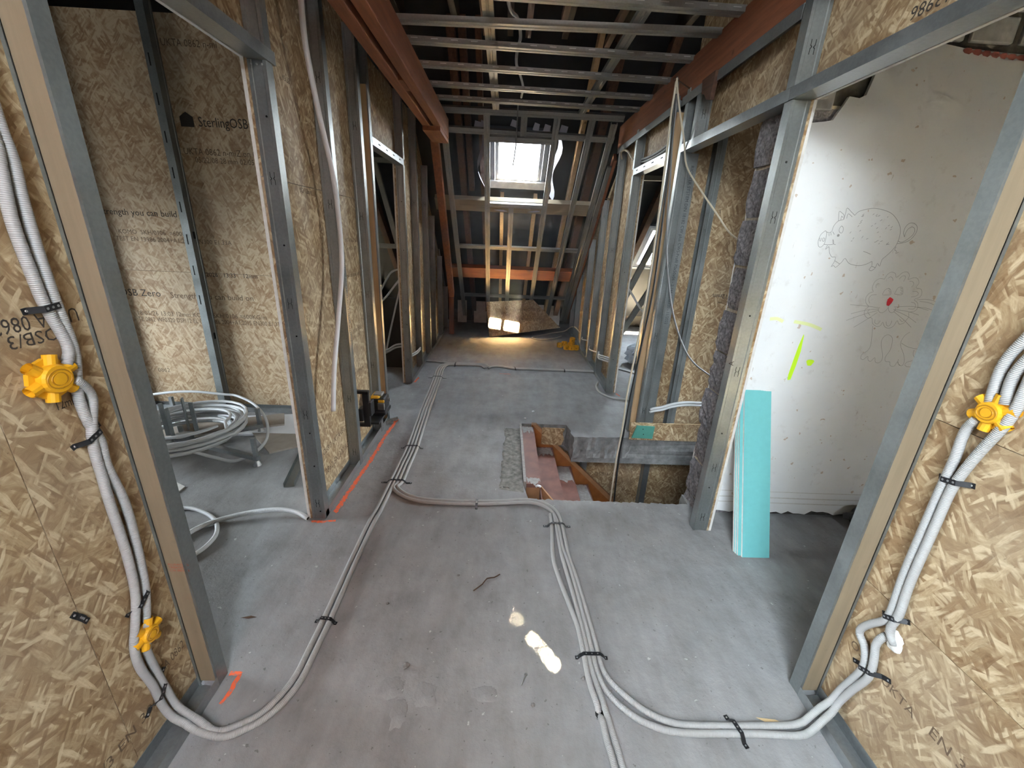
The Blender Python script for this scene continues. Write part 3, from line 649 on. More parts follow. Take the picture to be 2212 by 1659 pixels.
def tr(s, size, y, z, mat='ink_faint', sx=1.0, flip=False):
    if flip: text(wr, s, size, (1.1694, y, z), (0, 1, 0), (0, 0, -1), mat, sx=sx)
    else: text(wr, s, size, (1.1694, y, z), (0, -1, 0), (0, 0, 1), mat, sx=sx)
tr('EN 13986', .05, 1.30, 2.18, 'ink', flip=True); tr('OSB/3 UKTA', .04, .97, .29, 'ink_faint'); tr('EN 300 12mm', .045, .71, .30, 'ink_faint')
lumpy('plaster_dab', (1.168, .866, .44), (.006, .028, .033), 'gypsum', wr, 3, .3, 4)
PIG = [[(1.48,1.584),(1.464,1.566),(1.46,1.536),(1.469,1.514),(1.481,1.512),(1.492,1.526),(1.492,1.555),(1.489,1.576),(1.48,1.584)],[(1.463,1.551),(1.466,1.54),(1.471,1.538),(1.471,1.552)],[(1.478,1.552),(1.479,1.54),(1.487,1.537),(1.487,1.549),(1.48,1.553)],[(1.488,1.579),(1.5,1.576),(1.511,1.583),(1.513,1.606),(1.527,1.627),(1.55,1.635)],[(1.528,1.628),(1.52,1.661),(1.521,1.669),(1.533,1.663),(1.547,1.653),(1.55,1.635)],[(1.538,1.633),(1.536,1.65),(1.544,1.643)],[(1.551,1.636),(1.551,1.662),(1.551,1.684),(1.577,1.668),(1.596,1.655)],[(1.563,1.64),(1.564,1.66),(1.587,1.648)],[(1.596,1.655),(1.61,1.672),(1.644,1.683),(1.68,1.688),(1.726,1.682),(1.766,1.669),(1.8,1.644),(1.824,1.616),(1.835,1.588),(1.838,1.558),(1.833,1.528),(1.819,1.503),(1.801,1.481),(1.79,1.466),(1.79,1.438),(1.774,1.45),(1.771,1.43),(1.757,1.415),(1.743,1.421),(1.751,1.436),(1.745,1.458)],[(1.745,1.458),(1.719,1.443),(1.689,1.436),(1.655,1.439),(1.633,1.447),(1.611,1.466),(1.601,1.449),(1.593,1.439),(1.578,1.423),(1.566,1.432),(1.556,1.425),(1.564,1.447),(1.564,1.47),(1.548,1.469),(1.531,1.485),(1.518,1.515)],[(1.491,1.524),(1.512,1.523),(1.536,1.528),(1.527,1.548),(1.534,1.529),(1.547,1.525)],[(1.517,1.516),(1.505,1.502),(1.509,1.521)],[(1.549,1.608),(1.543,1.596),(1.546,1.583),(1.558,1.576),(1.563,1.586),(1.559,1.601),(1.549,1.608)],[(1.836,1.542),(1.862,1.546),(1.892,1.56),(1.909,1.591),(1.906,1.617),(1.887,1.632),(1.865,1.633),(1.851,1.617),(1.85,1.591),(1.862,1.572)],[(1.836,1.554),(1.857,1.549),(1.883,1.566),(1.9,1.59),(1.895,1.611),(1.88,1.617),(1.865,1.606),(1.86,1.586),(1.862,1.572)],[(1.5,1.573),(1.504,1.562)],[(1.508,1.577),(1.513,1.565)],[(1.516,1.581),(1.527,1.569)],[(1.566,1.453),(1.595,1.439)],[(1.752,1.435),(1.771,1.43)],[(1.688,1.501),(1.708,1.496),(1.728,1.489)],[(1.837,1.528),(1.836,1.513),(1.848,1.508),(1.845,1.498),(1.858,1.504)],[(1.64,1.588),(1.646,1.593)],[(1.697,1.654),(1.702,1.657)],[(1.631,1.629),(1.639,1.637)],[(1.759,1.602),(1.763,1.611)],[(1.736,1.548),(1.744,1.553)],[(1.706,1.655),(1.714,1.661)],[(1.63,1.656),(1.638,1.663)],[(1.754,1.547),(1.764,1.552)],[(1.683,1.555),(1.692,1.559)],[(1.75,1.652),(1.753,1.657)],[(1.783,1.609),(1.789,1.616)],[(1.688,1.611),(1.694,1.616)],[(1.727,1.543),(1.737,1.547)],[(1.788,1.533),(1.792,1.542)],[(1.787,1.537),(1.796,1.545)],[(1.722,1.636),(1.73,1.643)],[(1.628,1.651),(1.639,1.655)],[(1.62,1.552),(1.624,1.56)],[(1.661,1.559),(1.665,1.569)],[(1.694,1.657),(1.7,1.664)],[(1.792,1.535),(1.801,1.538)],[(1.634,1.65),(1.637,1.658)],[(1.626,1.606),(1.63,1.614)],[(1.614,1.543),(1.621,1.546)],[(1.767,1.616),(1.773,1.621)],[(1.725,1.585),(1.732,1.59)],[(1.782,1.599),(1.789,1.604)],[(1.629,1.62),(1.638,1.628)],[(1.679,1.66),(1.685,1.666)],[(1.598,1.577),(1.602,1.585)],[(1.716,1.602),(1.722,1.609)],[(1.745,1.566),(1.747,1.571)],[(1.749,1.536),(1.754,1.541)],[(1.702,1.621),(1.707,1.627)]]
LION = [[(1.834,1.379),(1.811,1.381),(1.793,1.368),(1.788,1.348),(1.791,1.329),(1.8,1.318),(1.783,1.31),(1.773,1.29),(1.781,1.264),(1.801,1.245),(1.789,1.231),(1.792,1.208),(1.814,1.189),(1.836,1.19),(1.85,1.163),(1.876,1.149),(1.894,1.155),(1.898,1.172),(1.917,1.149),(1.94,1.143),(1.96,1.154),(1.969,1.182),(1.985,1.165),(2.006,1.171),(2.014,1.187),(2.021,1.204),(2.013,1.225),(2.038,1.231),(2.048,1.248),(2.038,1.274),(2.016,1.288),(2.039,1.301),(2.043,1.32),(2.031,1.339),(2.003,1.346),(2.01,1.367),(1.995,1.388),(1.974,1.391),(1.949,1.382),(1.951,1.399),(1.935,1.416),(1.912,1.413),(1.89,1.389),(1.878,1.407),(1.856,1.413),(1.841,1.401),(1.834,1.379)],[(1.851,1.383),(1.86,1.392),(1.874,1.383),(1.878,1.373)],[(1.906,1.382),(1.915,1.396),(1.93,1.398),(1.934,1.386),(1.931,1.372)],[(1.96,1.374),(1.977,1.373),(1.987,1.36),(1.98,1.348)],[(1.993,1.326),(2.015,1.327),(2.027,1.316),(2.017,1.305),(1.996,1.3)],[(2.006,1.275),(2.025,1.271),(2.036,1.255),(2.03,1.243),(2.003,1.243)],[(1.821,1.305),(1.796,1.3),(1.789,1.281),(1.801,1.262)],[(1.807,1.336),(1.803,1.352),(1.816,1.357)],[(1.855,1.184),(1.859,1.167),(1.875,1.161),(1.884,1.178)],[(1.914,1.176),(1.925,1.156),(1.939,1.155),(1.944,1.179)],[(1.978,1.191),(1.995,1.178),(2.003,1.186)],[(1.811,1.232),(1.805,1.219),(1.823,1.203)],[(1.849,1.307),(1.854,1.327),(1.87,1.337),(1.884,1.327),(1.888,1.307),(1.85,1.304)],[(1.908,1.311),(1.916,1.341),(1.937,1.343),(1.947,1.31),(1.908,1.311)],[(1.868,1.336),(1.879,1.333),(1.873,1.326),(1.885,1.32),(1.879,1.313)],[(1.926,1.341),(1.937,1.338),(1.931,1.332),(1.942,1.326),(1.937,1.317),(1.946,1.313)],[(1.859,1.244),(1.854,1.234),(1.864,1.221),(1.88,1.218),(1.895,1.231),(1.902,1.249)],[(1.902,1.243),(1.912,1.226),(1.929,1.22),(1.941,1.231),(1.937,1.246)],[(1.706,1.251),(1.784,1.248),(1.853,1.242)],[(1.724,1.207),(1.791,1.227),(1.852,1.236)],[(1.711,1.173),(1.785,1.205),(1.855,1.229)],[(1.76,1.14),(1.813,1.182),(1.855,1.219)],[(1.928,1.249),(2.026,1.254),(2.107,1.239)],[(1.93,1.237),(2.001,1.23),(2.068,1.214)],[(1.933,1.234),(2.009,1.207),(2.069,1.176)],[(1.934,1.227),(2.003,1.186),(2.053,1.151)],[(2.036,1.289),(2.079,1.292),(2.127,1.283),(2.178,1.265)],[(2.046,1.281),(2.103,1.274),(2.18,1.244)],[(2.047,1.253),(2.103,1.247),(2.182,1.222)],[(1.855,1.15),(1.867,1.103),(1.877,1.054),(1.873,1.026),(1.849,1.003),(1.849,0.982),(1.865,0.975),(1.882,0.994),(1.891,0.973),(1.907,0.968),(1.921,0.988),(1.932,0.965),(1.952,0.961),(1.963,0.979),(1.954,1.011),(1.932,1.053),(1.926,1.084),(1.936,1.105),(1.952,1.109),(1.974,1.096),(1.984,1.069),(1.987,1.03),(1.976,0.994),(1.984,0.971),(2.008,0.968),(2.017,0.949),(2.039,0.946),(2.048,0.972),(2.061,0.954),(2.08,0.951),(2.083,0.973),(2.065,1.012),(2.037,1.05),(2.028,1.078),(2.036,1.109),(2.055,1.127)],[(2.048,0.984),(2.052,0.964),(2.07,0.951)],[(2.033,1.069),(2.067,1.053),(2.106,1.044),(2.141,1.043)],[(2.176,1.08),(2.15,1.058),(2.134,1.025),(2.138,0.997),(2.174,0.976)],[(2.112,1.037),(2.114,1.014),(2.133,0.986),(2.098,0.97),(2.093,0.955),(2.115,0.945),(2.144,0.953),(2.142,0.966),(2.178,0.966)],[(2.146,0.957),(2.148,0.943),(2.169,0.934),(2.181,0.94)],[(2.164,1.669),(2.14,1.613),(2.147,1.539),(2.165,1.487),(2.19,1.441)]]
NOSE = [(1.892,1.295),(1.884,1.285),(1.885,1.268),(1.889,1.255),(1.901,1.252),(1.909,1.266),(1.913,1.279),(1.912,1.286),(1.9,1.292)]

# ---------------------------------------------------------------- partition in the left room
wp = empty('wall_left_room', (-2.4, 3.3, 0), 'chipboard partition with two studs in the left room', 'wall', kind='structure')
for poly in ([(-4.6, .004), (-1.03, .004), (-1.03, 1.13), (-4.6, 1.13)], [(-4.6, 1.132), (-1.03, 1.132), (-1.03, 2.75), (-4.6, 2.75)]): panel('osb_panel', 'y', poly, 3.32, 3.332, 'osb_pale', wp)
track('floor_runner', wp, -4.6, -1.03, 3.25, 3.32, .0015, .042, along='x')
for x in (-3.06, -2.365, -1.70+.35): 
    s = stud(wp, x, x+.055, 3.25, 3.32, .003, 2.95, '-x', knock=())
    for z in [0.9+.22*i for i in range(8)]: box('slot', x+.02, x+.028, 3.2492, 3.2502, z, z+.07, 'bore_dark', s)
    for z in (.62, 1.38): box('knockout', x+.0545, x+.0555, 3.275, 3.295, z, z+.05, 'bore_dark', s)
def tp(s, size, x, z, mat='ink', sx=1.0): text(wp, s, size, (x, 3.3193, z), (1, 0, 0), (0, 0, 1), mat, sx=sx)
tp('SterlingOSB Zero', .085, -2.15, 2.12, 'ink', .82); b = MB(); b.prism([(-2.27, 2.115), (-2.18, 2.115), (-2.18, 2.175), (-2.225, 2.205), (-2.27, 2.175)], 'y', 3.3188, 3.3198); b.build('printed_logo', 'ink', wp)
tp('UKTA 0862 n-miZ.on 04', .058, -2.29, 1.945, 'ink_faint', .9); tp('05/22/08 28 mm 02/05', .05, -2.22, 1.895, 'ink_faint', .9)
tp('UKTA 0862 n-mi', .058, -2.30, 2.575, 'ink_faint', .9)
tp('Strength you can build on', .062, -2.99, 1.525, 'ink'); tp('KOMO  SKH/0106  =600KG/m', .045, -2.89, 1.395, 'ink_faint'); tp('TEST EN 13986 2004+A1:2015 EN300 E1.33A', .045, -2.92, 1.345, 'ink_faint')
tp('08/05/2026   13:33    12mm', .045, -2.42, 1.105, 'ink'); tp('OSB Zero', .075, -3.0, .935, 'ink'); tp('Strength you can build on', .062, -2.615, .93, 'ink_faint', 1.0)
tp('18/05/26 13:03 12mm KOMO SKH/0106 =600KG/m', .05, -2.91, .785, 'ink_faint', .95); tp('TE 0862 WF0320 DSP/12 EL EN 13986 2004+A1:2015 EN300 E1.33A', .05, -2.91, .735, 'ink_faint', .80)
tp('0862', .05, -2.86, .31, 'ink_faint')

# ---------------------------------------------------------------- partition beyond the stair opening
ws = empty('wall_right_stairwell', (1.6, 3.05, 0), 'chipboard partition behind the stair opening', 'wall', kind='structure')
for poly in ([(1.175, .004), (3.5, .004), (3.5, .80), (1.175, .80)], [(1.175, .802), (3.5, .802), (3.5, 2.75), (1.175, 2.75)]): panel('osb_panel', 'y', poly, 3.07, 3.082, 'osb', ws)
s = stud(ws, 1.176, 1.226, 3.0, 3.07, .003, 2.05, '+x', name='stud')
text(s, 'RICHTER SYSTEM DIN 18182 CW plus CWS-Profil 70x50x06 - 2-166 - M2220 - 11/2022', .030, (1.187, 2.9992, 1.98), (0, 0, -1), (1, 0, 0), 'ink_stud', sx=.95)
s = stud(ws, 1.337, 1.397, 3.0, 3.07, .003, 2.7, '-x')
for z in [0.55+.21*i for i in range(8)]: box('slot', 1.352, 1.359, 2.9993, 3.0002, z, z+.08, 'galvanised_plain', s)
box('rib', 1.366, 1.371, 2.9975, 3.001, .01, 2.65, 'galvanised_plain', s)
stud(ws, 1.95, 2.0, 3.0, 3.07, .003, 2.7, '-x')
def ts(s, size, x, z, mat='ink', flip=False):
    if flip: text(ws, s, size, (x, 3.0693, z), (-1, 0, 0), (0, 0, -1), mat)
    else: text(ws, s, size, (x, 3.0693, z), (1, 0, 0), (0, 0, 1), mat)
ts('13:33    12mm', .045, 1.80, 1.16, 'ink', True); ts('2150', .03, 1.46, .52, 'ink', True)

# ---------------------------------------------------------------- block wall with white plaster, right room
wb_ = empty('wall_right_room', (2.2, 2.1, 0), 'white plastered block wall with pencil drawings in the right room', 'wall', kind='structure')
r = random.Random(21)
out = [(1.20, .03)]+[(1.20+i*.035, .025+r.uniform(-.012, .014)) for i in range(1, 63)]+[(3.49, .03), (3.49, 2.28), (2.6, 2.285), (2.3, 2.29), (2.098, 2.29), (1.975, 2.293), (1.843, 2.30), (1.745, 2.312), (1.69, 2.36), (1.62, 2.47), (1.53, 2.47), (1.512, 2.21), (1.495, 2.121), (1.47, 2.108), (1.426, 2.113), (1.41, 2.08), (1.396, 2.056), (1.381, 2.024), (1.35, 2.018), (1.291, 2.01), (1.20, 2.0)]
pl = panel('plaster_coat', 'y', out, 2.03, 2.046, 'white_plaster', wb_)
box('wall_core', 1.50, 3.5, 2.05, 2.215, .0, 2.75, 'dark_mortar', wb_)
for (x0, x1, z0, z1) in ((1.29, 1.37, 2.06, 2.155), (1.56, 1.74, 2.33, 2.41), (1.75, 1.838, 2.325, 2.41), (1.865, 2.045, 2.325, 2.415), (2.075, 2.28, 2.325, 2.415), (2.31, 2.5, 2.325, 2.415), (1.66, 1.85, 2.435, 2.52), (1.88, 2.07, 2.435, 2.52), (2.1, 2.3, 2.435, 2.52)):
    box('brick', x0, x1, 2.036, 2.06, z0, z1, 'old_brick', wb_, bevel=.006)
box('mortar_patch', 1.2, 1.54, 2.05, 2.06, 1.98, 2.5, 'dark_mortar', wb_)
b = MB(); ribbon(b, [V(1.84, 2.0285, 2.292), V(1.98, 2.0285, 2.283), V(2.1, 2.0285, 2.278), V(2.35, 2.0285, 2.28)], [.006, .018, .02, .022]*20, (0, -1, 0)); b.build('red_stain', 'red_dust', wb_)
# broken block ends
z = -.16; k = 0
while z < 2.0:
    h = .212; r = random.Random(40+k); b = MB(); nx, nz = 5, 6; x0 = 1.182+r.uniform(-.012, .014)
    for (axis) in ('end',):
        for j in range(nz+1):
            for i in range(nx+1):
                y = 2.046+(2.215-2.046)*i/nx; zz = z+h*j/nz; e = (j in (0, nz))*.010
                b.v.append(V(x0+e+.016*noise.noise(V(y*28, zz*28, k*3))+.010*noise.noise(V(y*70, zz*70, k)), y, zz))
        for j in range(nz):
            for i in range(nx): b.f.append((j*(nx+1)+i, j*(nx+1)+i+1, (j+1)*(nx+1)+i+1, (j+1)*(nx+1)+i))
        q = len(b.v)
        for j in range(nz+1):
            b.v.append(V(1.52, 2.046, z+h*j/nz)); b.v.append(V(1.52, 2.215, z+h*j/nz))
        for j in range(nz):
            b.f.append((j*(nx+1), (j+1)*(nx+1), q+2*(j+1), q+2*j)); b.f.append((j*(nx+1)+nx, q+2*j+1, q+2*(j+1)+1, (j+1)*(nx+1)+nx))
        b.f.append(tuple(range(0, nx+1))+(q+1, q)); b.f.append(tuple(range(nz*(nx+1), nz*(nx+1)+nx+1))[::-1]+(q+2*nz, q+2*nz+1))
    b.build('block', 'block', wb_)
    box('mortar_joint', 1.196, 1.52, 2.047, 2.213, z+h-.001, z+h+.013, 'mortar', wb_)
    z += h+.012; k += 1
# plaster lip along the broken edge
b = MB(); ribbon(b, [V(1.196+.004*math.sin(i*1.7), 2.2175, .0+i*.1) for i in range(21)], [.012]*400, (-1, 0, 0), th=.002); b.build('plaster_lip', 'gypsum', wb_)
# old skirting line scars
b = MB()
for z, w in ((.125, .008), (.165, .005), (.09, .007)): ribbon(b, [V(1.21, 2.0288, z+.004), V(1.6, 2.0288, z), V(2.0, 2.0288, z-.003), V(2.6, 2.0288, z)], w, (0, -1, 0), th=.001)
b.build('skirting_scar', 'gypsum', wb_)
def pencil(name, lines, w=.0020, mat='pencil'):
    b = MB()
    for L in lines: ribbon(b, [V(x, 2.0292, z) for x, z in L], w, (0, -1, 0), step=.006)
    return b.build(name, mat, wb_)
pencil('pencil_pig', PIG); pencil('pencil_lion', LION, .0014)
MB().prism([(x, z) for x, z in NOSE], 'y', 2.0285, 2.0292).build('red_nose', 'crayon_red', wb_)
MB().tube([(1.545+.002, 2.0284, 1.566), (1.547, 2.0292, 1.566)], .006, 8).build('pig_pupil', 'pencil', wb_)
MB().prism([(1.517, 1.095), (1.508, 1.034), (1.501, .945), (1.497, .88), (1.50, .85), (1.515, .852), (1.523, .927), (1.527, 1.008), (1.521, 1.087)], 'y', 2.0286, 2.0294).build('sprayed_stroke', 'spray_lime', wb_)
MB().prism([(1.592+.018*math.cos(a)*(1+.25*math.sin(3*a)), .948+.02*math.sin(a)*(1+.2*math.cos(2*a))) for a in [i*PI/8 for i in range(16)]], 'y', 2.0286, 2.0294).build('sprayed_dot', 'spray_lime', wb_)
for a in (((1.45, 1.157), (1.53, 1.145), (1.60, 1.122)), ((1.325, 1.165), (1.36, 1.168), (1.395, 1.155))):
    b = MB(); ribbon(b, [V(x, 2.029, z) for x, z in a], .016, (0, -1, 0)); b.build('sprayed_stroke', 'spray_lime_faint', wb_)

# ---------------------------------------------------------------- timbers and ceiling grid
for (x0, x1, z0, z1, m) in ((-.757, -.690, 2.36, 2.50, 'red_timber_y'), (-.660, -.592, 2.36, 2.53, 'red_timber_y')): box('beam', x0, x1, .2, 4.60, z0, z1, m, ceil, bevel=.006)
for y in (1.2, 3.0, 4.40): box('spacer_block', -.69, -.66, y, y+.2, 2.362, 2.47, 'red_timber_y', ceil)
box('spacer_block', -.752, -.60, 4.10, 4.62, 2.325, 2.36, 'red_timber_y', ceil)
box('beam', 1.10, 1.19, .2, 4.76, 2.375, 2.575, 'red_timber_y', ceil, bevel=.006)
b = MB(); b.prism([(2.60, 2.37), (2.76, 2.37), (2.74, 2.30), (2.70, 2.285), (2.66, 2.25), (2.615, 2.24)], 'x', 1.075, 1.098); b.build('split_board', 'brown_timber_y', ceil)
def furring(b, o, ea, eb, ec, L):
    b.profile([(-.024, .027), (-.03, .027), (-.03, 0), (-.008, 0), (-.005, .003), (.005, .003), (.008, 0), (.03, 0), (.03, .027), (.024, .027)], .0016, o, ea, eb, ec, L)
for i, y in enumerate((1.80, 2.12, 2.448, 2.727, 3.016, 3.386, 3.766, 4.096)):
    b = MB(); sk = (0, 0, .02, -.03, .03, .035, .03, .03)[i]
    ec = V(1, sk, 0).normalized(); furring(b, V(-.66, y-sk*.7, 2.552), V(-ec.y, ec.x, 0), V(0, 0, 1), ec, 1.765)
    f_ = b.build('ceiling_channel', 'galvanised_furring', ceil)
    for j in range(15): 
        c = V(-.62, y-sk*.7, 2.5675)+ec*(.02+.117*j)-V(-ec.y, ec.x, 0)*.0303
        MB().box(c.x, c.x+.04, c.y-.0006, c.y+.0006, c.z-.002, c.z+.002).build('slot', 'steel_bright', f_)
for x in (-.135, .655):
    b = MB(); furring(b, V(x, 1.2, 2.582), V(1, 0, 0), V(0, 0, 1), V(0, 1, 0), 3.25); b.build('ceiling_runner', 'galvanised_furring', ceil)
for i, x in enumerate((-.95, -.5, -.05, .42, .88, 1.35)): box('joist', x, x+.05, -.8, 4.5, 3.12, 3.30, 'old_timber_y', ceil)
for x, y0, y1 in ((.36, 2.6, 3.9), (.78, 3.0, 4.3), (.1, 3.0, 4.2), (-.25, 3.2, 4.2)): box('batten', x, x+.045, y0, y1, 3.05, 3.10, 'brown_timber_y', ceil)

# ---------------------------------------------------------------- framing on the far slope
def slope_ch(x, s0, s1, name='slope_channel', x2=None):
    b = MB(); x2 = x if x2 is None else x2; a, c = SF(x, s0, 0), SF(x2, s1, 0); ec = (c-a); L = ec.length; ec = ec/L
    nrm = V(0, ST, CT); ea = nrm.cross(ec).normalized(); furring(b, a, ea, nrm, ec, L); return b.build(name, 'galvanised_furring', roof)
for x, x2, s0, s1 in ((-.635, -.665, 0, 3.55), (-.222, -.262, 0, 3.35), (.046, .046, 1.09, 3.1), (.44, .437, 0, 3.3), (.772, .75, 0, 3.5), (.985, 1.01, .03, 3.6), (.13, .13, 0, .2)): slope_ch(x, s0, s1, x2=x2)
def cross_ch(s, x0, x1, o=0, dx=0, mat='galvanised_furring', name='cross_channel'):
    b = MB(); a, c = SF(x0, s, o), SF(x1, s+dx, o); ec = c-a; L = ec.length; ec /= L; nrm = V(0, ST, CT); furring(b, a, ec.cross(nrm)*-1, nrm, ec, L); return b.build(name, mat, roof)
cross_ch(-.03, -.66, 1.06, -.005); cross_ch(.185, -.68, 1.03, .027, .03); cross_ch(1.845, -.68, 1.0, .027); cross_ch(2.975, -.70, 1.02, .027); cross_ch(1.08, -.25, .47, 0); cross_ch(.245, -.22, .44, .0)
for s0, s1, x0, m in ((1.045, 1.215, -.85, 'dusty_timber_x'), (2.29, 2.52, -.78, 'red_timber_x')): sbox('purlin', SF, x0, 1.04, s0, s1, .032, .095, m, roof)
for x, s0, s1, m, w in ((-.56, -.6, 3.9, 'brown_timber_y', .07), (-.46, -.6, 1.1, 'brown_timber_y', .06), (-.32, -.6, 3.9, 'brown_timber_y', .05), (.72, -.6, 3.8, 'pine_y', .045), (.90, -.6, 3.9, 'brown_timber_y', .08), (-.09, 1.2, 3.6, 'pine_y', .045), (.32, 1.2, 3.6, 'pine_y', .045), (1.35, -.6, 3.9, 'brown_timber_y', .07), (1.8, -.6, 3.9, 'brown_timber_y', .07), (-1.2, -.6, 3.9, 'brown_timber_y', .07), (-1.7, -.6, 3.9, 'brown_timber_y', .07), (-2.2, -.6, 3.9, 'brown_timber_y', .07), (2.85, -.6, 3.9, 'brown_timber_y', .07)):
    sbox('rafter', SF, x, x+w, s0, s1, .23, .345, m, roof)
# trimmed red rafter dropping from the end of the left beam to the floor
b = MB()
def tbox(b, p, q, w, h):
    ec = (q-p); L = ec.length; ec /= L; ea = V(1, 0, 0); ea = (ea-ec*ea.dot(ec)).normalized(); en = ec.cross(ea)
    vs = [p+ea*sx_+en*sy+ec*t for t in (0, L) for sy in (-h/2, h/2) for sx_ in (-w/2, w/2)]
    b.add(vs, [(0, 2, 3, 1), (4, 5, 7, 6), (0, 1, 5, 4), (2, 6, 7, 3), (0, 4, 6, 2), (1, 3, 7, 5)]); return b
tbox(b, V(-.73, 4.58, 2.40), V(-.80, 6.42, .62), .075, .10); b.build('rafter', 'red_timber_y', roof)
box('rafter_post', -.845, -.775, 6.42, 6.50, .002, .66, 'red_timber_z', roof)
b = MB(); tbox(b, V(1.085, 4.75, 2.30), V(1.085, 7.0, .25), .03, .10); b.build('rafter', 'red_timber_y', roof)
b = MB(); tbox(b, V(1.05, 4.80, 2.22), V(1.05, 7.0, .16), .05, .03); b.build('slope_runner', 'galvanised_furring', roof)
b = MB(); tbox(b, V(-.985, 5.36, 2.60), V(-.985, 7.2, .40), .012, .07); b.build('slope_runner', 'galvanised_furring', roof)
# foam filler and torn membrane under the roof window
b = MB(); fbox(b, SF, -.215, .44, 1.0, 1.10, .295, .32); b.build('foam_strip', 'foam_white', roof)
b = MB(); n = 16
for j in range(5):
    for i in range(n+1):
        u, w = i/n, j/4; p = SF(-.19+.58*u, 1.07+.14*w*(1-.5*abs(u-.5)), .085-.05*w+.012*math.sin(u*9+w*3)); b.v.append(p)
for j in range(4):
    for i in range(n): b.f.append((j*(n+1)+i, j*(n+1)+i+1, (j+1)*(n+1)+i+1, (j+1)*(n+1)+i))
b.build('torn_membrane', 'membrane', roof, True)
for x, s, w, h in ((-.34, .13, .06, .10), (-.28, .12, .03, .08), (.02, .10, .05, .06), (.24, .12, .05, .07), (.34, .13, .06, .09), (.50, .13, .07, .08)):
    b = MB(); p = SF(x, s, .1); b.add([p, p+V(w, .02, -.01), p+V(w*.8, .05, -h), p+V(-.02, .03, -h*.8)], [(0, 1, 2, 3)]); b.build('membrane_scrap', 'membrane', roof)
for x0, x1 in ((-.30, -.27), (.47, .50)):
    b = MB()
    for i in range(13):
        s = .25+.07*i; dx = .03*math.sin(i*.7)+(.02 if x0 > 0 else -.02)*math.sin(i*.26)
        b.v += [SF(x0+dx, s, .2), SF(x1+dx*1.3, s, .12)]
    for i in range(12): b.f.append((2*i, 2*i+1, 2*i+3, 2*i+2))
    b.build('membrane_flap', 'membrane', roof, True)
# insulation boards at the eaves
for i, (x0, x1, z1) in enumerate(((-.82, -.66, .46), (-.53, -.30, .40), (-.27, .0, .40), (.02, .5, .42), (.53, .72, .42), (.75, 1.02, .42))):
    o = box('insulation_board', x0, x1, 7.40+.01*i, 7.44+.01*i, .001, z1, 'foam_white', None, bevel=.004)
    tag(o, ('leftmost', 'second from the left', 'third from the left', 'fourth from the left', 'fifth from the left', 'rightmost')[i]+' white insulation board standing at the far eaves', 'insulation board', 'insulation boards at the eaves')

# ================================================================ objects
# ---------------------------------------------------------------- stair
st = empty('staircase', (.5, 2.6, -.8), 'brown painted winding wooden staircase descending through the floor opening', 'staircase')
def tread(poly, z, mat='stair_paint'):
    return MB().prism(poly, 'z', z-.028, z).build('tread', mat, st)
t0 = tread([(.185, 2.31), (.285, 2.31), (.288, 3.165), (.185, 3.175)], -.012)
t1 = tread([(.275, 3.165), (.275, 2.56), (.33, 2.5), (.42, 2.15), (.466, 2.15), (.462, 3.165)], -.20)
t2 = tread([(.452, 3.165), (.452, 2.15), (.64, 2.15), (.634, 3.165)], -.38)
t3 = tread([(.625, 3.165), (.625, 2.15), (.815, 2.15), (.806, 3.165)], -.56)
tread([(.797, 3.165), (.797, 2.15), (.99, 2.15), (.985, 3.165)], -.74); tread([(.975, 3.165), (.975, 2.15), (1.17, 2.15), (1.165, 3.165)], -.92)
for x, z0, z1 in ((.278, -.20, -.04), (.455, -.38, -.228), (.628, -.56, -.408), (.80, -.74, -.588), (.978, -.92, -.768)): box('riser', x, x+.006, 2.15, 3.165, z0, z1, 'stair_paint', st)
MB().prism([(.19, -.04), (.29, -.04), (.42, -.20), (.43, -.30), (.19, -.30)], 'y', 2.31, 2.335).build('end_panel', 'stair_tan', st)
MB().prism([(.27, .012), (.31, .012), (1.35, -1.0), (1.35, -1.2), (.27, -.20)], 'y', 3.165, 3.19).build('string_board', 'stair_wood', st)
b = MB(); b.add([V(.27, 3.155, .014), V(.31, 3.155, .014), V(1.36, 3.155, -1.0), V(1.33, 3.155, -1.03), V(.27, 3.195, .014), V(.31, 3.195, .014), V(1.36, 3.195, -1.0), V(1.33, 3.195, -1.03)], [(0, 1, 2, 3), (4, 7, 6, 5), (1, 5, 6, 2), (0, 3, 7, 4), (0, 4, 5, 1), (2, 6, 7, 3)]); b.build('string_cap', 'stair_tan', st)
box('nosing_board', .168, .186, 2.30, 3.18, -.20, .010, 'stair_scuff', st)
def scuff(x0, x1, y0, y1, z, par, seed):
    r = random.Random(seed); n = 14; P = []
    for i in range(n): P.append((x0+(x1-x0)*i/n, y1+r.uniform(-.008, .008)))
    for i in range(n): P.append((x1-(x1-x0)*i/n, y0+r.uniform(-.03, .03)))
    MB().prism(P, 'z', z, z+.0008).build('plaster_smear', 'stair_scuff', par)
scuff(.19, .283, 3.07, 3.16, -.012, t0, 1); scuff(.19, .283, 2.32, 2.38, -.012, t0, 2); scuff(.29, .455, 3.03, 3.15, -.20, t1, 3); scuff(.465, .628, 2.92, 3.15, -.38, t2, 4); scuff(.64, .80, 2.90, 3.15, -.56, t3, 5)
o = MB(); o.tube([(.245, 2.255, .006), (.255, 2.25, .016), (.268, 2.25, .012), (.272, 2.258, .004)], .008, 8); tag(o.build('crumpled_tape', 'white_board', None, True), 'crumpled white scrap at the head of the staircase', 'scrap')
o = panel('osb_filler', 'y', [(.36, -.16), (.53, -.165), (.55, -.11), (.535, -.05), (.55, -.01), (.36, -.005)], 3.14, 3.152, 'osb', None); tag(o, 'broken chipboard filler beside the stair string under the slab', 'board')

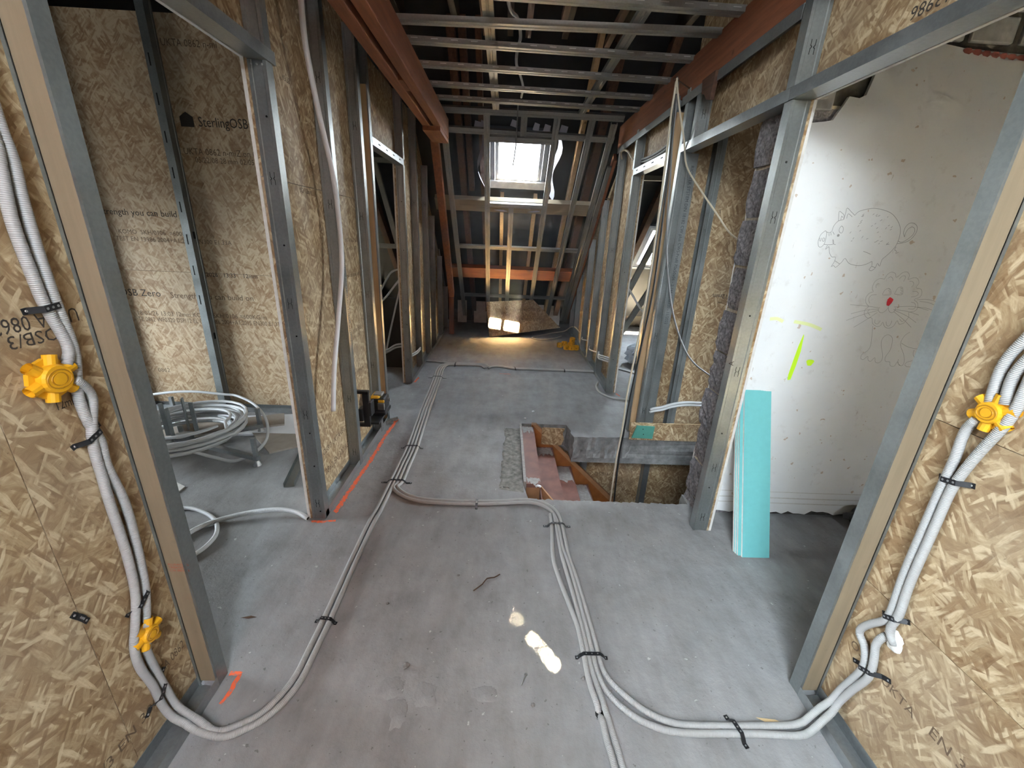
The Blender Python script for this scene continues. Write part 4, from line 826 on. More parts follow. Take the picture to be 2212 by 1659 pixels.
# ---------------------------------------------------------------- boards
o = panel('osb_upstand', 'y', [(1.04, .003), (1.62, .003), (1.62, .152), (1.04, .150)], 2.958, 2.970, 'osb', None); tag(o, 'low chipboard strip standing along the far edge of the stair opening', 'board')
o = MB().prism([(1.056, .025), (1.222, .022), (1.226, .128), (1.085, .130)], 'y', 2.944, 2.957).build('plasterboard_offcut', 'teal_dark', None); tag(o, 'small dark teal plasterboard offcut screwed to the low chipboard strip', 'board')
for x, z in ((1.135, .105), (1.145, .06)): MB().tube([(x, 2.9445, z), (x, 2.9425, z)], .004, 8).build('screw', 'bore_dark', o)
u_ = V(0, .315, .793).normalized(); nn = V(0, -.793, .315).normalized()
for i in range(4):
    b = MB(); x0, x1 = (1.262, 1.402) if i == 0 else (1.250-.004*i, 1.385-.005*i); L = .853-.003*i
    p0 = V(0, 1.672, 0)-nn*(.0135*i+.0125)
    vs = [V(x, 0, 0)+p0+u_*s+nn*d for d in (0, .0122) for s in (0, L) for x in (x0, x1)]
    zl = min(v.z for v in vs); vs = [v-V(0, 0, zl-.001) for v in vs]
    b.add(vs, [(0, 1, 5, 4), (2, 6, 7, 3), (0, 4, 6, 2), (1, 3, 7, 5), (0, 2, 3, 1)], 1); b.add([vs[4], vs[5], vs[7], vs[6]], [(0, 1, 2, 3)], 0)
    o = b.build('plasterboard_strip', ['teal_board', 'gypsum'], None)
    tag(o, ('front teal plasterboard strip leaning against the white wall', 'second plasterboard strip behind the front teal strip on the white wall', 'third plasterboard strip back in the teal stack on the white wall', 'rearmost plasterboard strip of the teal stack against the white wall')[i], 'board', 'plasterboard strips leaning on the white wall')
# chipboard offcut leaning on the far slope
n_ = V(0, -.50, .42).normalized()
b = MB(); P = [V(-.209, 6.325, .001), V(.915, 6.54, .147), V(.478, 6.53, .594), V(-.278, 6.50, .516)]
pn = (P[1]-P[0]).cross(P[3]-P[0]).normalized(); P[2] = P[2]-pn*((P[2]-P[0]).dot(pn)); tk = pn*.012
vs = P+[p-tk for p in P] if pn.y < 0 else P+[p+tk for p in P]
b.add(vs, [(0, 1, 2, 3), (7, 6, 5, 4), (0, 4, 5, 1), (1, 5, 6, 2), (2, 6, 7, 3), (3, 7, 4, 0)])
o = b.build('osb_offcut', 'osb', None, uv='box'); tag(o, 'sunlit chipboard offcut leaning against the far sloping frame', 'board')
ex = (P[1]-P[0]).normalized(); ey = (P[3]-P[0]); ey = (ey-ex*ey.dot(ex)).normalized()
text(o, 'SterlingOSB Zero', .07, P[0]+ex*.45+ey*.36-ex.cross(ey)*-.0008, ex+ey*-.15, ey+ex*.15, 'ink_faint'); text(o, 'UKTA 0862 EN 300', .06, P[0]+ex*.42+ey*.21-ex.cross(ey)*-.0008, ex+ey*-.15, ey+ex*.15, 'ink_faint')

# ---------------------------------------------------------------- conduits
RC = .0108
def lat(path, d):
    P = [Vector(p) for p in path]; out = []
    for i, p in enumerate(P):
        T = (P[min(i+1, len(P)-1)]-P[max(i-1, 0)]); T.z = 0; T.normalize(); out.append(p+T.cross(V(0, 0, 1))*d)
    return out
bundle = [(-.637, 2.26, .011), (-.636, 2.46, .011), (-.634, 2.70, .011), (-.655, 3.146, .011), (-.667, 3.456, .011), (-.69, 4.10, .011), (-.70, 4.35, .011)]
btop = [(-.712, 4.56, .011), (-.69, 4.72, .011), (-.61, 4.795, .011), (-.387, 4.812, .011), (-.24, 4.80, .011), (-.17, 4.70, .008)]
def bund(d, k): return lat(bundle+btop, d)
left_upper = [(-.986, .89, 2.5), (-.986, .90, 2.0), (-.986, .916, 1.671), (-.986, .91, 1.583), (-.986, .90, 1.505), (-.986, .899, 1.449), (-.986, .902, 1.383), (-.986, .906, 1.322), (-.986, .917, 1.271), (-.986, .925, 1.231), (-.984, .921, 1.206), (-.98, .904, 1.185)]
left_thru = [(-.986, .935, 2.5), (-.986, .94, 2.0), (-.986, .935, 1.74), (-.986, .934, 1.658), (-.986, .937, 1.601), (-.986, .931, 1.528), (-.986, .928, 1.43), (-.986, .929, 1.373), (-.986, .930, 1.324), (-.987, .937, 1.221), (-.988, .931, 1.175), (-.988, .917, 1.122), (-.988, .914, 1.082), (-.988, .918, 1.032), (-.986, .929, .98), (-.986, .925, .912), (-.986, .939, .789), (-.986, .933, .638), (-.986, .92, .519), (-.986, .899, .44), (-.982, .885, .412)]
left_low = [(-.975, .905, 1.15), (-.978, .922, 1.131), (-.984, .936, 1.111), (-.986, .941, 1.086), (-.986, .929, 1.048), (-.986, .915, 1.008), (-.986, .908, .964), (-.986, .906, .896), (-.986, .903, .824), (-.986, .902, .663), (-.986, .891, .535), (-.986, .864, .447), (-.986, .842, .389), (-.986, .838, .316), (-.986, .853, .221), (-.983, .858, .12), (-.965, .86, .066), (-.93, .853, .054), (-.894, .847, .03)]
fl_b = [(-.822, .842, .011), (-.768, .862, .011), (-.719, .896, .011), (-.681, .952, .011), (-.661, 1.017, .011), (-.657, 1.115, .011), (-.655, 1.265, .011), (-.661, 1.60, .011), (-.660, 1.844, .011), (-.652, 2.01, .011)]
left_low2 = [(-.980, .872, .37), (-.986, .869, .34), (-.986, .875, .25), (-.985, .885, .155), (-.975, .886, .09), (-.945, .88, .058), (-.90, .868, .042)]
fl_a = [(-.845, .856, .013), (-.785, .878, .011), (-.738, .91, .011), (-.703, .972, .011), (-.686, 1.036, .011), (-.684, 1.13, .011), (-.683, 1.282, .011), (-.687, 1.614, .011), (-.687, 1.854, .011), (-.678, 2.018, .011)]
mid = [(-.629, 2.20, .011), (-.594, 2.15, .011), (-.527, 2.10, .011), (-.427, 2.069, .011), (-.278, 2.059, .011), (-.119, 2.06, .011), (.021, 2.071, .011), (.142, 2.088, .011), (.223, 2.085, .011), (.29, 2.05, .011), (.33, 2.0, .011), (.347, 1.94, .011)]
c_c = [(.342, 1.872, .011), (.343, 1.71, .011), (.361, 1.578, .011), (.373, 1.407, .011), (.383, 1.239, .011), (.386, 1.129, .011), (.389, 1.067, .011), (.402, 1.01, .011), (.433, .96, .011), (.487, .913, .011), (.543, .886, .011), (.591, .874, .011), (.666, .869, .011), (.863, .87, .011), (1.0, .866, .011), (1.045, .872, .02), (1.085, .885, .05), (1.13, .905, .064), (1.152, .915, .10), (1.156, .899, .18), (1.156, .874, .276), (1.156, .881, .343), (1.156, .892, .382), (1.158, .89, .414), (1.166, .885, .434)]
c_d = [(.364, 1.873, .011), (.367, 1.654, .011), (.384, 1.499, .011), (.396, 1.349, .011), (.405, 1.204, .011), (.408, 1.129, .011), (.413, 1.067, .011), (.440, 1.016, .011), (.489, .963, .011), (.543, .923, .011), (.602, .900, .011), (.675, .892, .011), (.876, .893, .011), (1.02, .898, .013), (1.07, .910, .04), (1.105, .922, .06), (1.14, .93, .085), (1.154, .928, .14), (1.156, .912, .21), (1.156, .899, .272), (1.156, .902, .312), (1.156, .92, .349), (1.156, .945, .366), (1.156, .946, .393), (1.156, .923, .439), (1.156, .900, .475), (1.156, .893, .519), (1.156, .902, .638), (1.156, .905, .742), (1.156, .906, .802), (1.156, .908, .922), (1.156, .908, 1.021), (1.156, .912, 1.065), (1.155, .91, 1.103), (1.150, .895, 1.132)]
c_a = [(.306, 1.971, .011), (.306, 1.871, .011), (.289, 1.64, .011), (.30, 1.516, .011), (.329, 1.354, .011), (.348, 1.246, .011), (.352, 1.129, .011), (.352, 1.055, .011), (.357, .998, .011), (.366, .95, .009), (.37, .93, -.02)]
c_b = [(.327, 1.975, .011), (.330, 1.871, .011), (.331, 1.675, .011), (.344, 1.509, .011), (.357, 1.355, .011), (.364, 1.246, .011), (.369, 1.129, .011), (.372, 1.055, .011), (.383, .988, .011), (.393, .911, .011), (.400, .842, .011), (.406, .779, .011), (.414, .60, .011), (.42, .3, .011)]
c_e = [(.370, .928, -.02), (.373, .908, .010), (.374, .85, .011), (.381, .79, .011), (.391, .60, .011), (.397, .3, .011)]
r_c = [(1.164, .858, .432), (1.158, .871, .453), (1.156, .877, .477), (1.156, .872, .532), (1.156, .881, .645), (1.156, .884, .813), (1.156, .886, .934), (1.156, .876, 1.009), (1.155, .861, 1.074), (1.152, .844, 1.13), (1.152, .836, 1.184), (1.156, .84, 1.263), (1.156, .843, 1.334), (1.156, .85, 1.5), (1.156, .85, 2.0), (1.156, .86, 2.45)]
r_ta = [(1.150, .885, 1.178), (1.155, .894, 1.216), (1.156, .898, 1.257), (1.156, .893, 1.295), (1.156, .881, 1.329), (1.156, .861, 1.40), (1.156, .825, 1.6), (1.156, .80, 2.0), (1.156, .80, 2.45)]
r_tb = [(1.150, .857, 1.184), (1.155, .869, 1.234), (1.156, .863, 1.284), (1.156, .82, 1.40), (1.156, .77, 1.6), (1.156, .76, 2.0), (1.156, .76, 2.45)]
CON = [
 (left_upper, 'grey corrugated conduit running down the left chipboard into the yellow box'),
 (left_thru, 'grey corrugated conduit passing behind the upper yellow box on the left wall'),
 (left_low+fl_b+bund(-.0125, 0), 'grey conduit from the upper left yellow box, right one of the left floor pair'),
 (left_low2+fl_a+bund(-.0375, 0), 'grey conduit leaving the lower left yellow box, left one of the left floor pair'),
 (list(reversed(bund(.0125, 0)))+lat(mid, .0125)+c_c, 'grey floor conduit ending at the plaster dab on the right wall'),
 (list(reversed(bund(.0375, 0)))+lat(mid, -.0125)+c_d, 'grey floor conduit climbing into the right wall yellow box'),
 (c_a, 'grey conduit leftmost of the central floor run, dipping into the floor hole'),
 (c_b, 'grey conduit running straight towards the viewer along the central floor run'),
 (c_e, 'short grey conduit rising out of the floor hole towards the viewer'),
 (r_c, 'grey conduit climbing the right chipboard past the yellow box'),
 (r_ta, 'grey conduit above the right yellow box, nearer the door post'),
 (r_tb, 'grey conduit above the right yellow box, farther from the door post'),
 ([(-.949, 4.888, .011), (-.85, 4.88, .011), (-.758, 4.86, .011), (-.65, 4.835, .011), (-.50, 4.84, .011)], 'grey conduit reaching from the left far studs to the floor bundle'),
 ([(-.155, 4.68, .008), (-.115, 4.735, .011), (-.02, 4.763, .011), (.16, 4.70, .011), (.423, 4.70, .011), (.727, 4.693, .011), (.922, 4.695, .011), (1.11, 4.66, .02)], 'grey conduit crossing the far floor to the right studs, front one'),
 ([(-.15, 4.70, .008), (-.11, 4.76, .011), (-.02, 4.788, .011), (.16, 4.725, .011), (.423, 4.725, .011), (.727, 4.717, .011), (.922, 4.718, .011), (1.11, 4.685, .02)], 'grey conduit crossing the far floor to the right studs, rear one'),
 ([(1.064, 4.279, .02), (1.026, 4.171, .011), (1.025, 4.003, .011), (1.093, 3.878, .011), (1.217, 3.814, .011), (1.40, 3.79, .011)], 'grey conduit looping round the far right door post foot'),
]
for pts, lab in CON: tag(pipe('corrugated_conduit', pts, RC, 'conduit_grey', None, 10, .018), lab, 'conduit', 'grey conduits')
MB().tube([(.371, .928, .0006), (.371, .928, .0012)], .016, 14).build('cable_hole', 'bore_dark', floor)
# white conduits
def open_pipe(name, pts, r, mat, label):
    root = pipe(name, pts, r, mat, None, 12, .02); P = smooth_path(pts, .02); e = P[-1]; d = (P[-1]-P[-2]).normalized()
    MB().tube([e-d*.001, e+d*.0012], r*.72, 10).build('bore', 'bore_dark', root); return tag(root, label, 'conduit')
open_pipe('hanging_conduit', [(-.905, 2.235, 2.60), (-.905, 2.211, 2.403), (-.905, 2.214, 2.226), (-.905, 2.286, 1.997), (-.90, 2.38, 1.709), (-.90, 2.385, 1.339), (-.905, 2.256, 1.005), (-.905, 2.144, .775), (-.905, 2.076, .564)], .0125, 'tube_white', 'pale open-ended conduit hanging down in front of the left studs')
open_pipe('floor_conduit', [(-1.65, 1.45, .013), (-1.60, 1.60, .013), (-1.545, 1.764, .013), (-1.473, 1.832, .02), (-1.334, 1.884, .035), (-1.198, 1.91, .04), (-1.096, 1.906, .03), (-1.02, 1.876, .014)], .0125, 'conduit_white', 'white open-ended conduit lying on the left room floor by the door post')
tag(pipe('loop_conduit', [(-2.1, 1.78, .011), (-1.9, 1.90, .011), (-1.742, 1.939, .011), (-1.631, 1.923, .011), (-1.50, 1.85, .011), (-1.425, 1.751, .011), (-1.411, 1.667, .011), (-1.433, 1.588, .011), (-1.52, 1.45, .011), (-1.7, 1.35, .011)], .0105, 'conduit_white', None, 10), 'white conduit loop curving over the left room floor', 'conduit')
tag(pipe('loop_conduit', [(-1.72, 1.93-.2, .011), (-1.63, 1.69, .011), (-1.57, 1.62, .011), (-1.56, 1.55, .011), (-1.6, 1.45, .011)], .011, 'conduit_white', None, 10), 'short white conduit bend under the open-ended floor conduit', 'conduit')

# ---------------------------------------------------------------- perforated strap clips
def clip(c, along, nrm, half, hump, label, w=.014, hh=.0235, twist=0.0):
    c = Vector(c); ea = Vector(along).normalized(); n = Vector(nrm).normalized()
    if twist: ea = (Matrix.Rotation(twist, 3, n) @ ea)
    ec = n.cross(ea)
    pr = [(-half, .0012), (-hump-.010, .0012), (-hump-.002, hh*.55), (-hump*.72, hh), (hump*.72, hh), (hump+.002, hh*.55), (hump+.010, .0012), (half, .0012)]
    b = MB(); b.profile(pr, .0016, c-ec*(w/2), ea, n, ec, w); o = b.build('strap_clip', 'strap_black', None)
    for s in (-half+.008, half-.008): MB().tube([c+ea*s+n*.002, c+ea*s+n*.004], [.0035, .0025], 8).build('screw', 'steel_bright', o)
    for s in (-.4, 0, .4): MB().tube([c+ea*(s*hump*1.3)+n*(hh+.0012), c+ea*(s*hump*1.3)+n*(hh+.002)], .003, 6).build('perforation', 'cable_grey', o)
    return tag(o, label, 'clip', 'perforated black strap clips')
UP = V(0, 0, 1); XN = V(1, 0, 0); RN = V(-1, 0, 0); E = V(1, 0, 0); Nn = V(0, 1, 0)
clip((-.672, 1.255, 0), E, UP, .045, .026, 'black strap clip over the left floor pair near the left door post', twist=-.1)
clip((-.637, 2.258, 0), E, UP, .095, .050, 'black strap clip where the floor bundle splits')
clip((-.636, 2.71, 0), E, UP, .08, .050, 'black strap clip midway along the four-conduit floor bundle')
clip((-.698, 4.29, 0), E, UP, .10, .050, 'black strap clip near the far bend of the floor bundle')
clip((-.56, 4.80, 0), Nn, UP, .085, .050, 'black strap clip just past the far bend of the bundle')
clip((-.118, 2.06, 0), Nn, UP, .05, .026, 'black strap clip on the cross run left of the staircase')
clip((.157, 4.715, 0), Nn, UP, .055, .026, 'black strap clip in the middle of the far cross run', twist=.3)
clip((.751, 4.705, 0), Nn, UP, .05, .026, 'black strap clip on the far cross run near the right studs')
clip((.335, 1.879, 0), E, UP, .075, .040, 'black strap clip at the top of the central floor run')
clip((.380, 1.125, 0), E, UP, .062, .042, 'black strap clip over four conduits on the central floor run')
clip((.81, .882, 0), Nn, UP, .05, .026, 'black strap clip on the near cross run at the lower right', twist=.25)
clip((-1.0, .912, 1.313), Nn, XN, .042, .022, 'top black strap clip on the left chipboard wall', twist=.12)
clip((-1.0, .912, 1.002), Nn, XN, .042, .024, 'black strap clip below the upper yellow box on the left wall', twist=.35)
clip((-1.0, .898, .500), Nn, XN, .045, .028, 'black strap clip above the lower yellow box on the left wall', twist=.55)
clip((-1.0, .865, .175), Nn, XN, .062, .026, 'lowest black strap clip on the left chipboard wall', twist=.75)
clip((-1.0, .764, .586), V(0, .5, -1), XN, .028, .010, 'loose black strap clip alone on the left chipboard wall', hh=.006)
clip((1.17, .885, .290), Nn, RN, .065, .026, 'lowest black strap clip on the right chipboard wall', twist=.5)
clip((1.17, .885, .505), Nn, RN, .042, .024, 'middle black strap clip on the right chipboard wall', twist=.55)
clip((1.17, .893, .960), Nn, RN, .042, .024, 'top black strap clip on the right chipboard wall', twist=.25)

# ---------------------------------------------------------------- yellow conduit boxes on the walls
def spout_box(c, n, rot, label, r=.030, cut=0):
    c = Vector(c); n = Vector(n).normalized(); a = V(0, 0, 1); e1 = n.cross(a).normalized(); e2 = n.cross(e1)
    root = empty('junction_box', c, label, 'junction box', 'yellow conduit boxes on the walls')
    b = MB(); b.tube([c, c+n*.030, c+n*.036], [r, r, r*.92], 20); b.build('body', 'yellow_plastic', root)
    for i in range(6):
        an = rot+i*PI/3; d = e1*math.cos(an)+e2*math.sin(an); p = c+n*.017+d*(r*.75); q = c+n*.017+d*(r+.020)
        b = MB(); b.tube([p, q], .0125, 12, cap=False); b.tube([q, p], .0105, 12, cap=False)
        k = len(b.v); s = b.build('spout', 'yellow_plastic', root)
        MB().tube([c+n*.017+d*(r+.004), c+n*.017+d*(r+.006)], .0103, 10).build('spout_bore', 'yellow_dark', s)
        an += PI/6; d = e1*math.cos(an)+e2*math.sin(an)
        b = MB(); tbox(b, c+n*.012+d*(r*.8), c+n*.012+d*(r+.012), .010, .024); b.build('web', 'yellow_plastic', root)
    b = MB()
    for rr in (r*.80, r*.52):
        ring = [c+n*.036+(e1*math.cos(t_*PI/10)*rr+e2*math.sin(t_*PI/10)*rr*.8) for t_ in range(21)]; b.tube(ring, .0016, 6, cap=False)
    b.build('lid_ring', 'yellow_dark', root)
    MB().tube([c+n*.0362, c+n*.0378], r*.42, 14).build('lid', 'yellow_plastic', root)
    return root
spout_box((-1.0, .868, 1.164), XN, .3, 'upper yellow conduit box on the left chipboard wall', .032)
spout_box((-1.0, .880, .392), XN, .1, 'lower yellow conduit box on the left chipboard wall', .024)
spout_box((1.17, .872, 1.158), RN, .45, 'yellow conduit box on the right chipboard wall', .026)
# loose yellow boxes on the floor by the far right studs
def flush_box(c, rz, tilt, label, w=.065, h=.055):
    root = empty('flush_box', c, label, 'junction box', 'loose yellow boxes on the far floor'); M = Matrix.Translation(c) @ Matrix.Rotation(rz, 4, 'Z') @ Matrix.Rotation(tilt, 4, 'X')
    b = MB(); n = 14; R_ = w/2
    for rr, z in ((R_*.92, 0), (R_, .006), (R_, h), (R_*.88, h), (R_*.86, .008)):
        b.v += [M @ V(math.cos(i*2*PI/n)*rr, math.sin(i*2*PI/n)*rr, z) for i in range(n)]
    for k in range(4): b.f += [(k*n+i, k*n+(i+1) % n, (k+1)*n+(i+1) % n, (k+1)*n+i) for i in range(n)]
    b.f += [tuple(range(n))[::-1], tuple(4*n+i for i in range(n))]; b.build('cup', 'yellow_plastic', root)
    for a in (0, PI): MB().box(-.012, .012, -.004, .004, h*.25, h*.75, M=M @ Matrix.Rotation(a, 4, 'Z') @ Matrix.Translation((0, R_, 0))).build('screw_lug', 'yellow_plastic', root)
    MB().box(-.014, .014, -.002, .002, h*.3, h*.62, M=M @ Matrix.Rotation(-rz, 4, 'Z') @ Matrix.Translation((0, -R_, 0))).build('slot', 'yellow_dark', root)
    return root
for c, rz, ti, lab in (((.835, 5.86, .0), .2, 0, 'leftmost loose yellow box on the far floor'), ((.918, 5.74, .0), .9, 0, 'front yellow box in the loose group on the far floor'), ((.99, 5.73, .0), .3, 0, 'yellow box beside the front one in the loose far group'), ((1.055, 5.74, .0), 1.2, 0, 'yellow box touching the right far runner'), ((.915, 5.95, .0), 2.0, 0, 'yellow box behind the front one in the loose far group'), ((1.0, 5.90, .0), 2.6, 0, 'middle yellow box in the loose far group'), ((1.04, 6.02, .0), .5, 0, 'rear yellow box beneath the tilted one on the far floor'), ((1.03, 5.98, .058), .5, .15, 'tilted yellow box lying on top of the loose far group')): flush_box(c, rz, ti, lab, .082, .062)

# ---------------------------------------------------------------- laser level on its bracket
root = empty('laser_level', (-.90, 2.72, .16), 'black and yellow laser level on a wall bracket at the left studs', 'laser level')
MB().box(-.925, -.885, 2.585, 2.61, .245, .475).build('bracket_post', 'black_plastic', root)
MB().box(-.995, -.885, 2.585, 2.615, .465, .485).box(-.998, -.985, 2.57, 2.63, .45, .52).build('bracket_hook', 'black_plastic', root)
MB().box(-.995, -.885, 2.585, 2.615, .225, .245).build('bracket_foot', 'black_plastic', root)
box('clamp_pad', -.955, -.925, 2.57, 2.64, .27, .36, 'black_plastic', root, bevel=.005); box('clamp_pad', -.885, -.865, 2.57, 2.64, .31, .41, 'black_plastic', root, bevel=.005)
MB().box(-.925, -.83, 2.60, 2.86, .238, .252).build('shelf_arm', 'black_plastic', root)
box('base', -.925, -.815, 2.72, 2.86, .252, .282, 'black_plastic', root, bevel=.006)
bd = box('housing', -.92, -.82, 2.725, 2.85, .282, .375, 'black_plastic', root, bevel=.012)
box('yellow_shell', -.922, -.862, 2.735, 2.84, .345, .392, 'tool_yellow', root, bevel=.01)
box('yellow_band', -.865, -.822, 2.720, 2.73, .350, .368, 'tool_yellow', root, bevel=.002)
box('lens_window', -.868, -.822, 2.716, 2.728, .295, .345, 'tool_grey', root, bevel=.003)
for i in range(5): box('louvre', -.866, -.824, 2.7145, 2.7165, .300+.009*i, .304+.009*i, 'black_plastic', root)
box('handle', -.905, -.845, 2.75, 2.82, .385, .402, 'tool_grey', root, bevel=.005)
MB().tube([(-.82, 2.80, .345), (-.80, 2.80, .345)], .014, 10).build('side_knob', 'tool_grey', root)

# ---------------------------------------------------------------- left room: decoiler, coil, offcuts
root = empty('decoiler_stand', (-2.2, 2.62, 0), 'steel decoiler stand under the conduit coil in the left room', 'stand')
MB().tube([(-2.2, 2.62, .03), (-2.2, 2.62, .10)], .06, 16).build('hub', 'galvanised_plain', root)
for a, L in ((-.32, .66), (.62, .48), (2.3, .6), (3.9, .6)):
    d = V(math.cos(a), math.sin(a), 0); p = V(-2.2, 2.62, .055); b = MB(); tbox(b, p, p+d*L, .03, .03); lg = b.build('leg', 'galvanised_plain', root)
    e = p+d*(L-.02); MB().tube([(e.x, e.y, .002), (e.x, e.y, .012), (e.x, e.y, .05)], [.028, .024, .008], 12).build('foot', 'steel_bright', lg)
    MB().box(-.012, .012, -.012, .012, .07, .20, M=Matrix.Translation((e.x, e.y, 0))).build('end_pin', 'galvanised_plain', lg)
for a in (.2, 1.8, 3.3, 4.8):
    p = V(-2.2, 2.62, 0)+V(math.cos(a), math.sin(a), 0)*.09; MB().box(-.013, .013, -.004, .004, .10, .34, M=Matrix.Translation(p) @ Matrix.Rotation(a, 4, 'Z')).build('upright', 'galvanised', root)
r = random.Random(4); pts = []
for t_ in range(17):
    R_ = .27+.012*(t_ % 8)+r.uniform(-.01, .01); zz = .105+.016*(t_//3)+r.uniform(0, .012); ph = r.uniform(0, 6)
    for k in range(26):
        a = k*2*PI/26; pts.append(V(-2.17+(R_+.018*math.sin(a*2+ph))*math.cos(a), 2.62+(R_+.018*math.sin(a*2+ph))*math.sin(a), zz+.02*math.sin(a+ph)))
b = MB(); b.tube(pts, .0105, 8); tag(b.build('conduit_coil', 'tube_white', None, True), 'big coil of pale conduit lying on the decoiler stand in the left room', 'coil')
tag(pipe('coil_tail', [(-1.95, 2.36, .12), (-1.85, 2.40, .06), (-1.753, 2.442, .012), (-1.689, 2.56, .012), (-1.70, 2.74, .03), (-1.80, 2.93, .09), (-1.967, 3.09, .14), (-2.189, 3.235, .15), (-2.30, 3.237, .16), (-2.523, 3.237, .175), (-2.714, 3.237, .165), (-2.9, 3.237, .135)], .0105, 'tube_white', None, 10), 'loose tail of the pale coil arching along the chipboard partition', 'conduit')
b = MB(); b.prism([(-2.9, 3.0), (-1.6, 3.235), (-1.1, 3.24), (-1.1, 2.87), (-1.55, 2.86), (-2.10, 2.80), (-2.9, 2.72)], 'z', .001, .0135); tag(b.build('plasterboard_sheet', 'white_board', None), 'white plasterboard sheet flat on the left room floor by the partition', 'board')
b = MB(); b.prism([(-2.6, 2.85), (-1.80, 3.19), (-1.70, 2.99), (-2.5, 2.68)], 'z', .014, .028); tag(b.build('plasterboard_offcut', 'brown_board', None), 'brown-backed plasterboard strip lying on the white sheet', 'board')
b = MB(); b.prism([(-1.874, 2.851), (-1.593, 2.565), (-1.35, 2.74), (-1.40, 2.855)], 'z', .001, .014); tag(b.build('plasterboard_offcut', ['brown_board'], None), 'brown-backed plasterboard offcut on the bare floor near the door post', 'board')
b = MB(); M = Matrix.Translation((-1.27, 2.18, .001)) @ Matrix.Rotation(.22, 4, 'Z')
b.profile([(-.03, .03), (-.03, 0), (.03, 0), (.03, .03)], .0015, M @ V(0, 0, 0), (M.to_3x3() @ V(1, 0, 0)), V(0, 0, 1), (M.to_3x3() @ V(0, 1, 0)), .6); tag(b.build('channel_offcut', 'galvanised', None), 'grey metal channel offcut on the floor behind the left door post', 'channel')
b = MB(); b.prism([(-1.95, 2.19), (-1.87, 2.15), (-1.87, 2.09), (-2.0, 2.02)], 'z', .001, .006); tag(b.build('paper_scrap', 'gypsum', None), 'small pale scrap on the left room floor', 'scrap')

# ---------------------------------------------------------------- hanging cables by the stair
nl = MB(); nl.tube([(1.10, 3.0, 2.40), (1.0, 2.93, 2.415), (.96, 2.915, 2.42)], .004, 8); tag(nl.build('nail', 'rust', None), 'long nail in the right beam carrying the hung cables', 'nail')
def cable(pts, r, mat, lab, name='hanging_cable'): return tag(pipe(name, pts, r, mat, None, 8, .03), lab, 'cable')
top = (.985, 2.928, 2.428)
cable([(.998, 2.93, 2.35), top, (.985, 2.93, 2.33), (.983, 2.93, 2.259), (.991, 2.93, 2.033), (.999, 2.93, 1.711), (1.001, 2.93, 1.204), (.982, 2.93, .771), (.964, 2.93, .407), (.965, 2.93, .134), (.952, 2.93, -.198), (.953, 2.93, -.576), (.955, 2.92, -.725)], .007, 'cable_beige', 'pale cable hanging from the nail down the stair opening')
cable([(1.0, 2.935, 2.38), (.99, 2.935, 2.435), (.99, 2.935, 2.36), (.998, 2.935, 2.259), (1.014, 2.935, 2.034), (1.03, 2.935, 1.712), (1.04, 2.93, 1.206), (1.016, 2.93, .772), (.992, 2.93, .408), (.983, 2.93, .135), (.973, 2.93, -.197), (.985, 2.93, -.575), (.985, 2.92, -.725)], .007, 'cable_black', 'black cable hanging from the nail down the stair opening')
cable([(.99, 2.945, 2.39), (.998, 2.945, 2.43), (1.01, 2.945, 2.33), (1.022, 2.95, 2.115), (1.05, 2.95, 1.853), (1.070, 2.95, 1.63), (1.115, 2.95, 1.364), (1.209, 2.955, 1.048), (1.329, 2.955, .797), (1.442, 2.955, .659), (1.60, 2.955, .555)], .006, 'cable_grey', 'dark grey cable sagging from the nail across the stair partition')
cable([(.985, 2.92, 2.38), (.982, 2.92, 2.425), (1.0, 2.91, 2.34), (1.035, 2.90, 2.22), (1.075, 2.90, 2.108), (1.12, 2.90, 1.96), (1.19, 2.82, 1.83), (1.30, 2.75, 1.68), (1.38, 2.68, 1.565), (1.48, 2.6, 1.5)], .0055, 'cable_beige', 'beige cable slanting from the nail behind the broken block wall')
for i, pts in enumerate(([(1.18, 2.985, .235), (1.211, 2.985, .246), (1.276, 2.985, .26), (1.345, 2.985, .286), (1.452, 2.985, .306), (1.60, 2.985, .307)], [(1.18, 2.985, .258), (1.208, 2.985, .268), (1.272, 2.985, .282), (1.341, 2.985, .308), (1.448, 2.985, .328), (1.60, 2.985, .328)])):
    tag(pipe('wall_conduit', pts, .010, 'tube_white', None, 10), ('lower', 'upper')[i]+' of two pale conduits crossing the stair partition studs', 'conduit')
for i in range(2): tag(pipe('wall_conduit', [(1.158, 4.2, 2.165+.022*i), (1.158, 3.84, 2.14+.022*i), (1.158, 3.56, 2.14+.022*i), (1.158, 3.30, 2.16+.022*i)], .010, 'conduit_grey', None, 8), ('lower', 'upper')[i]+' conduit over the right far door header', 'conduit')
tag(pipe('wall_cable', [(1.14, 4.831, 2.24), (1.13, 4.64, 2.25), (1.10, 4.58, 2.32), (1.11, 4.40, 2.30), (1.14, 4.25, 2.20)], .008, 'cable_beige', None, 8), 'pale cable hooked over the tall far right stud', 'cable')
for i, (y0, y1, z, n, lab) in enumerate(((4.68, 4.22, .24, 3, 'behind the far right door post'), (5.22, 4.70, .205, 1, 'threaded through the second far right stud'), (5.74, 5.30, .205, 1, 'threaded through the third far right stud'))):
    for k in range(n): tag(pipe('stud_conduit', [(1.135, y0, z+.022*k), (1.10, (y0*2+y1)/3, z+.0-.01+.022*k), (1.115, (y0+2*y1)/3, z+.012+.022*k), (1.15, y1, z+.035+.022*k)], .009, 'tube_white', None, 8), ('lowest ', 'middle ', 'top ')[k] + 'pale conduit '+lab if n > 1 else 'pale conduit '+lab, 'conduit')
